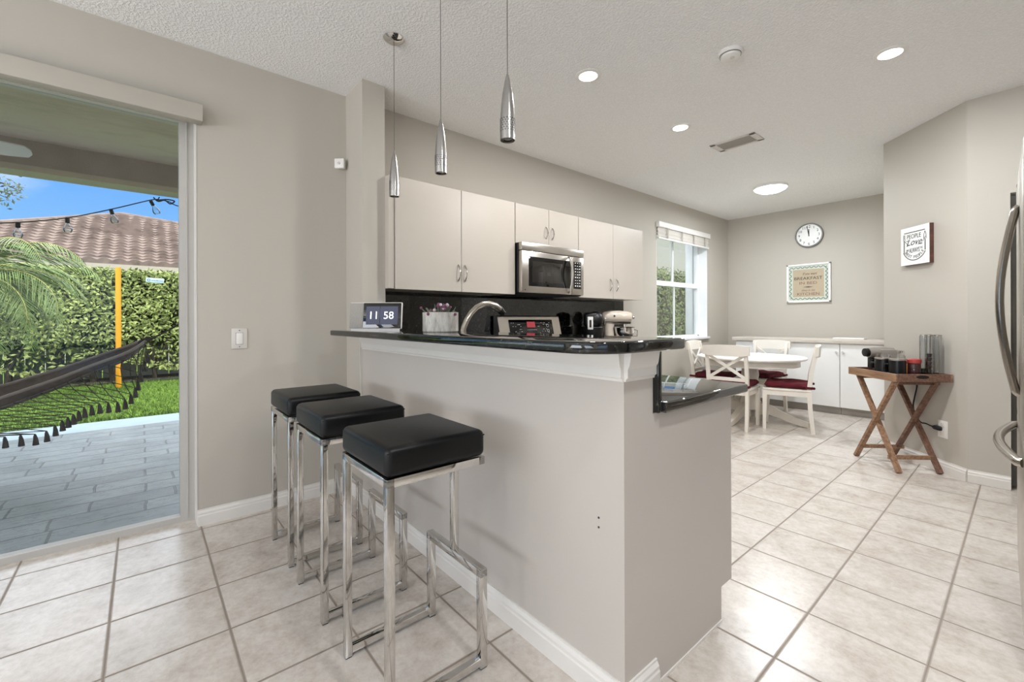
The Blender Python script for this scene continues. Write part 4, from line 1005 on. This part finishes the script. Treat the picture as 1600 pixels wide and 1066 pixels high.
# palm at the left
t = thing('palm', 'feathery green palm arching in from the left of the garden', 'palm', (-10.4, -2.05, G - .06))
MB().tube([(0, 0, 0), (.02, 0, .8), (0, .02, 1.6), (0, 0, 2.15)], [.13, .11, .10, .09], 12).build('trunk', 'trunk', t)
def frond(az_, el, Ln, droop, seed):
    random.seed(seed); rib = []; n = 26; p = Vector((0, 0, 1.98)); e = el
    ca_, sa_ = math.cos(az_), math.sin(az_)
    for i in range(n + 1):
        rib.append(p.copy()); p = p + Vector((ca_ * math.cos(e), sa_ * math.cos(e), math.sin(e))) * (Ln / n); e -= droop / n * (1 + 1.2 * i / n)
    m = MB(); m.tube(rib, [.014 - .012 * i / n for i in range(n + 1)], 5); m.cur = 0; side = Vector((-sa_, ca_, 0))
    nr = len(m.f)
    for i in range(3, n + 1):
        for h in (0, .5):
            j = min(i + h, n); k = int(j); q = rib[k] if h == 0 or k == n else (rib[k] + rib[k + 1]) / 2
            tdir = (rib[min(k + 1, n)] - rib[max(k - 1, 0)]).normalized(); upv = side.cross(tdir)
            ll = Ln * .30 * math.sin(math.pi * (.18 + .80 * j / n)) + .08
            for s in (-1, 1):
                dv = (side * s * .75 + tdir * .65 + upv * random.uniform(-.25, .12) * (1 if upv.z > 0 else -1) + Vector((0, 0, -.32 + random.uniform(-.1, .1)))).normalized()
                w = tdir * .0065; tip = q + dv * ll + Vector((0, 0, -.12 * ll)); mid = q + dv * ll * .55
                m.cur = 1; m.add([q - w, q + w, mid + w * 1.3, tip, mid - w * 1.3], [(0, 1, 2, 4), (4, 2, 3)])
    m.build('frond', ['palmrib', 'palmleaf'], t, smooth=0, recalc=False)
for i, (a, e, L_, dr_) in enumerate([(70, 62, 1.7, 1.3), (82, 48, 1.75, 1.2), (95, 30, 1.6, 1.2), (60, 28, 1.7, 1.5), (78, 8, 1.65, 1.3), (48, 12, 1.5, 1.4), (100, -4, 1.5, 1.2), (62, -15, 1.5, 1.0), (30, -20, 1.5, .9), (15, 25, 1.6, 1.5), (120, 40, 1.7, 1.2), (150, 30, 1.7, 1.3), (200, 35, 1.7, 1.3), (250, 30, 1.7, 1.3), (300, 30, 1.7, 1.3), (340, 40, 1.7, 1.4), (45, 70, 1.7, 1.6)]):
    frond(R(a), R(e), L_, dr_, 20 + i)
# tree whose twigs show at the upper left
t = thing('tree', 'leafy twigs of a tall tree at the upper left of the doorway', 'tree', (-9.2, -3.4, G - .06))
MB().tube([(0, 0, 0), (.05, .1, 1.5), (0, .3, 3.0)], [.12, .1, .07], 10).build('trunk', 'trunk', t)
br = MB(); br.tube([(0, .3, 2.8), (.1, .9, 3.1), (.15, 1.5, 3.25), (.2, 1.95, 3.2), (.2, 2.12, 3.12)], [.05, .03, .018, .01, .005], 7); br.tube([(.15, 1.5, 3.25), (.18, 1.8, 3.1), (.2, 2.0, 3.0)], [.012, .008, .004], 6); br.build('branch', 'trunk', t)
def tls():
    if random.random() < .5: c = (.18, random.uniform(1.55, 2.14), 3.14)
    else: c = (.15, random.uniform(.2, 2.0), 3.1)
    return (c[0] + random.gauss(0, .10), c[1], c[2] + random.gauss(-.02, .10)), (1, 0, .2)
leaves(420, tls, .035, 9).build('foliage', 'treeleaf', t, smooth=0, recalc=False)

# patio roof, beam, ceiling fan, string lights
struct(MB().box(-6.45, XO, -9, 3.2, 2.92, 3.15).build('patio_roof', 'stucco', smooth=0))
struct(MB().box(-6.45, -6.2, -9, 3.2, 2.675, 2.92).build('patio_beam', 'beam', smooth=0))
struct(MB().box(-6.46, -6.19, -9, 3.2, 2.62, 2.675).build('patio_beam_trim', 'beamtrim', smooth=0))
t = thing('ceiling_fan', 'white patio ceiling fan with one blade reaching into view', 'fan', (-4.62, -1.42, 2.92))
MB().cyl((0, 0, 0), (0, 0, -.42), .016, n=10).build('downrod', 'blade_fan', t)
MB().lathe([(.001, -.40), (.07, -.40), (.11, -.45), (.11, -.52), (.06, -.57), (.001, -.58)], n=28, cap=False).build('motor', 'blade_fan', t)
for k in range(4):
    m = MB(); m.m = Matrix.Rotation(R(86 + 90 * k), 4, 'Z') @ Matrix.Translation((0, 0, -.545)) @ Matrix.Rotation(R(-24), 4, 'X')
    m.prism([(.09, -.03), (.2, -.06), (.70, -.068), (.80, -.055), (.825, -.02), (.825, .02), (.80, .055), (.70, .068), (.2, .06), (.09, .03)], -.005, .005); m.build('blade', 'blade_fan', t, smooth=0)
t = thing('string_lights', 'string of clear bulbs on a dark cable hung from the patio beam', 'string lights', (-6.5, 0, 0))
ctrl = [(0, -3.2, 2.62), (0, -2.4, 2.30), (0, -1.6, 2.13), (0, -1.22, 2.125), (0, -.946, 2.165), (0, -.6, 2.262), (0, -.263, 2.405), (0, .061, 2.56), (.0, .14, 2.585)]
MB().tube(smooth_path(ctrl, 8), .006, 6).tube(smooth_path([(0, .14, 2.585), (0, .24, 2.575), (0, .36, 2.53), (0, 1.0, 2.42), (0, 2.4, 2.6)], 8), .006, 6).tube([(0, .14, 2.585), (.05, .15, 2.60)], .006, 6).tube(smooth_path([(0, .10, 2.60), (.01, .14, 2.56), (0, .2, 2.585), (.01, .25, 2.55), (0, .29, 2.59), (-.01, .22, 2.60), (0, .12, 2.57)], 6), .008, 6).build('cable', 'rubber', t)
for y, z, tilt in ((-1.6, 2.13, 0), (-.946, 2.165, 0), (-.6, 2.262, 2), (-.263, 2.405, 14), (.075, 2.555, 24)):
    Mx = Matrix.Translation((0, y, z)) @ Matrix.Rotation(R(tilt), 4, 'X')
    m = MB(); m.m = Mx; m.lathe([(.012, .005), (.018, 0), (.018, -.05), (.014, -.055)], n=14); sk = m.build('socket', 'rubber', t)
    m = MB(); m.m = Mx; m.lathe([(.013, -.055), (.018, -.07), (.034, -.11), (.036, -.13), (.028, -.15), (.001, -.158)], n=18, cap=False); m.build('bulb', 'bulbglass', sk)

# hammock
t = thing('hammock', 'charcoal cloth hammock with netted fringe slung across the patio', 'hammock', (-5.3, 0, 0))
top = [(.02, 1.01), (-.102, .945), (-.314, .858), (-.511, .775), (-.696, .708), (-.87, .647), (-1.06, .60), (-1.35, .57), (-1.7, .60), (-2.0, .68), (-2.3, .80), (-2.5, .90), (-2.62, .98)]
bot = [(.02, .965), (-.102, .835), (-.314, .735), (-.511, .632), (-.696, .55), (-.87, .478), (-1.06, .42), (-1.35, .38), (-1.7, .42), (-2.0, .52), (-2.3, .68), (-2.5, .84), (-2.62, .94)]
tp = smooth_path([(0, a, b_) for a, b_ in top], 4); bt = smooth_path([(0, a, b_) for a, b_ in bot], 4)
N = len(tp); K = 16; vs = []; fs = []
edge_near = []; 
for i in range(N):
    zt, zb, y = tp[i].z, bt[i].z, tp[i].y; hgt = zt - zb; wdt = min(.30, hgt * 1.8)
    for k in range(K + 1):
        a = math.pi * k / K; lipx = wdt * math.cos(a); zz = zb + hgt * (1 - math.sin(a)) * (1.0 if k > K / 2 else .62)
        fold = .006 * math.sin(9 * a) ; vs.append((lipx, y, zz + fold))
    edge_near.append(Vector(vs[i * (K + 1)]))
for i in range(N - 1):
    for k in range(K): a = i * (K + 1) + k; fs.append((a, a + 1, a + K + 2, a + K + 1))
m = MB(); m.add(vs, fs); m.add([(x, y, z - .006) for x, y, z in vs], [tuple(reversed(f)) for f in fs]); m.build('cloth', 'hamcloth', t, smooth=60)
for k_ in (0, K): MB().tube([Vector(vs[i * (K + 1) + k_]) for i in range(N)], .013, 6).build('hem', 'hem', t)
MB().tube([Vector(vs[i * (K + 1) + 4]) + Vector((.006, 0, -.004)) for i in range(N)], .008, 5).build('hem', 'hem', t)
m = MB()
for k in range(8):
    f_ = (k - 3.5) / 3.5
    m.tube([(f_ * .06, .03, .985 + .02 * (f_ * f_)), (f_ * .025, .12, 1.045), (0, .20, 1.10)], .007, 5); m.tube([(f_ * .06, -2.62, .96), (f_ * .02, -2.75, 1.05), (0, -2.9, 1.16)], .007, 5)
m.tube(smooth_path([(0, .20, 1.10), (0, .9, 1.55), (0, 1.6, 2.0), (-.6, 2.4, 2.56)], 4), .010, 6).tube(smooth_path([(0, -2.9, 1.16), (-.2, -4.2, 1.9), (-.8, -5.4, 2.56)], 4), .010, 6)
m.tube([(-.02, -.02, .98), (.06, .0, 1.0), (.05, .03, 1.02), (-.04, .04, 1.0)], .018, 6)
m.build('suspension_cords', 'hamcord', t)
# fringe: lattice along the near edge with a tassel under every other knot
lo = smooth_path([(0, .03, .90), (0, -.02, .72), (0, -.06, .585), (0, -.14, .50), (0, -.26, .50), (0, -.36, .48), (0, -.43, .43), (0, -.50, .385), (0, -.60, .31), (0, -.76, .315), (0, -.95, .30), (0, -1.2, .26), (0, -1.5, .28), (0, -1.9, .38), (0, -2.3, .58)], 4)
up_ = [Vector((.02 + min(.28, .1 + .2), bt[i].y, bt[i].z + .03)) for i in range(N)]
def samp(P, u):
    x = u * (len(P) - 1); i = min(int(x), len(P) - 2); return P[i].lerp(P[i + 1], x - i)
nt_ = MB(); Q = 30; RW = 4; gridp = []
for j in range(RW + 1):
    row = []
    for i in range(Q + 1):
        a = samp(up_, (i + (.5 if j % 2 else 0)) / (Q + .5)); b_ = samp(lo, (i + (.5 if j % 2 else 0)) / (Q + .5)); b_ = Vector((.34, b_.y, b_.z)); row.append(a.lerp(b_, j / RW))
    gridp.append(row)
for j in range(RW):
    for i in range(Q):
        if j % 2 == 0: nt_.tube([gridp[j][i], gridp[j + 1][i]], .0032, 4); nt_.tube([gridp[j][i + 1], gridp[j + 1][i]], .0032, 4)
        else: nt_.tube([gridp[j][i], gridp[j + 1][i + 1]], .0032, 4); nt_.tube([gridp[j][i], gridp[j + 1][i]], .0032, 4)
nt_.build('fringe_net', 'hamcord', t)
for i in range(Q + 1):
    p = gridp[RW][i]; MB().tube([p, p + Vector((0, 0, -.015)), p + Vector((0, .003, -.04)), p + Vector((0, .004, -.085))], [.005, .010, .014, .019], 8).build('tassel', 'hamcord', t)
m = MB()
for y in (-.62, -.55, -.47, -.38, -.30): 
    i = min(range(N), key=lambda i: abs(tp[i].y - y)); q0 = Vector(vs[i * (K + 1) + 1]); q1 = Vector(vs[i * (K + 1) + 4]); m.tube([q0 + Vector((.006, 0, .004)), (q0 + q1) / 2 + Vector((.012, -.01, 0)), q1 + Vector((.006, 0, -.006))], .004, 5)
m.build('pale_stitches', 'hampale', t)

# side yard outside the dining window
t = thing('side_hedge', 'leafy green hedge filling the dining window view', 'hedge', (-4.55, 8, G - .06))
def shs():
    y = random.uniform(-2.4, 6.5); z = 2.26 * random.random() ** .85
    if random.random() < .15: return (random.uniform(-.6, .1), y, 2.27 + random.uniform(-.05, .05)), (0, 0, 1)
    return (random.uniform(-.02, .14) + .05 * math.sin(4 * y + 2 * z), y, z), (1, -.3, .2)
leaves(15000, shs, .036, 6).build('foliage', 'hedgeleaf2', t, smooth=0, recalc=False)
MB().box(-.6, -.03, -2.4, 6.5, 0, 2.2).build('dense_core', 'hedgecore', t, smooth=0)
t = thing('side_house', 'greenish grey neighbouring wall above the side hedge', 'house', (-6.6, 8, G - .06))
MB().box(-.3, 0, -3, 10, 0, 3.8).build('wall', 'housewall', t, smooth=0)
for y in (.8, 1.9): MB().rbox(0, .06, y, y + .07, 0, 3.7, .01).build('downpipe', 'fascia', t)
t = thing('accordion_shutter', 'folded white accordion shutter stacked outside the dining window', 'shutter', (-3.36, 6.40, 0))
for k in range(5): MB().rbox(-.07, .05, .002 + k * .052, .046 + k * .052, .88, 2.42, .008).build('shutter_fold', 'vinyl', t)
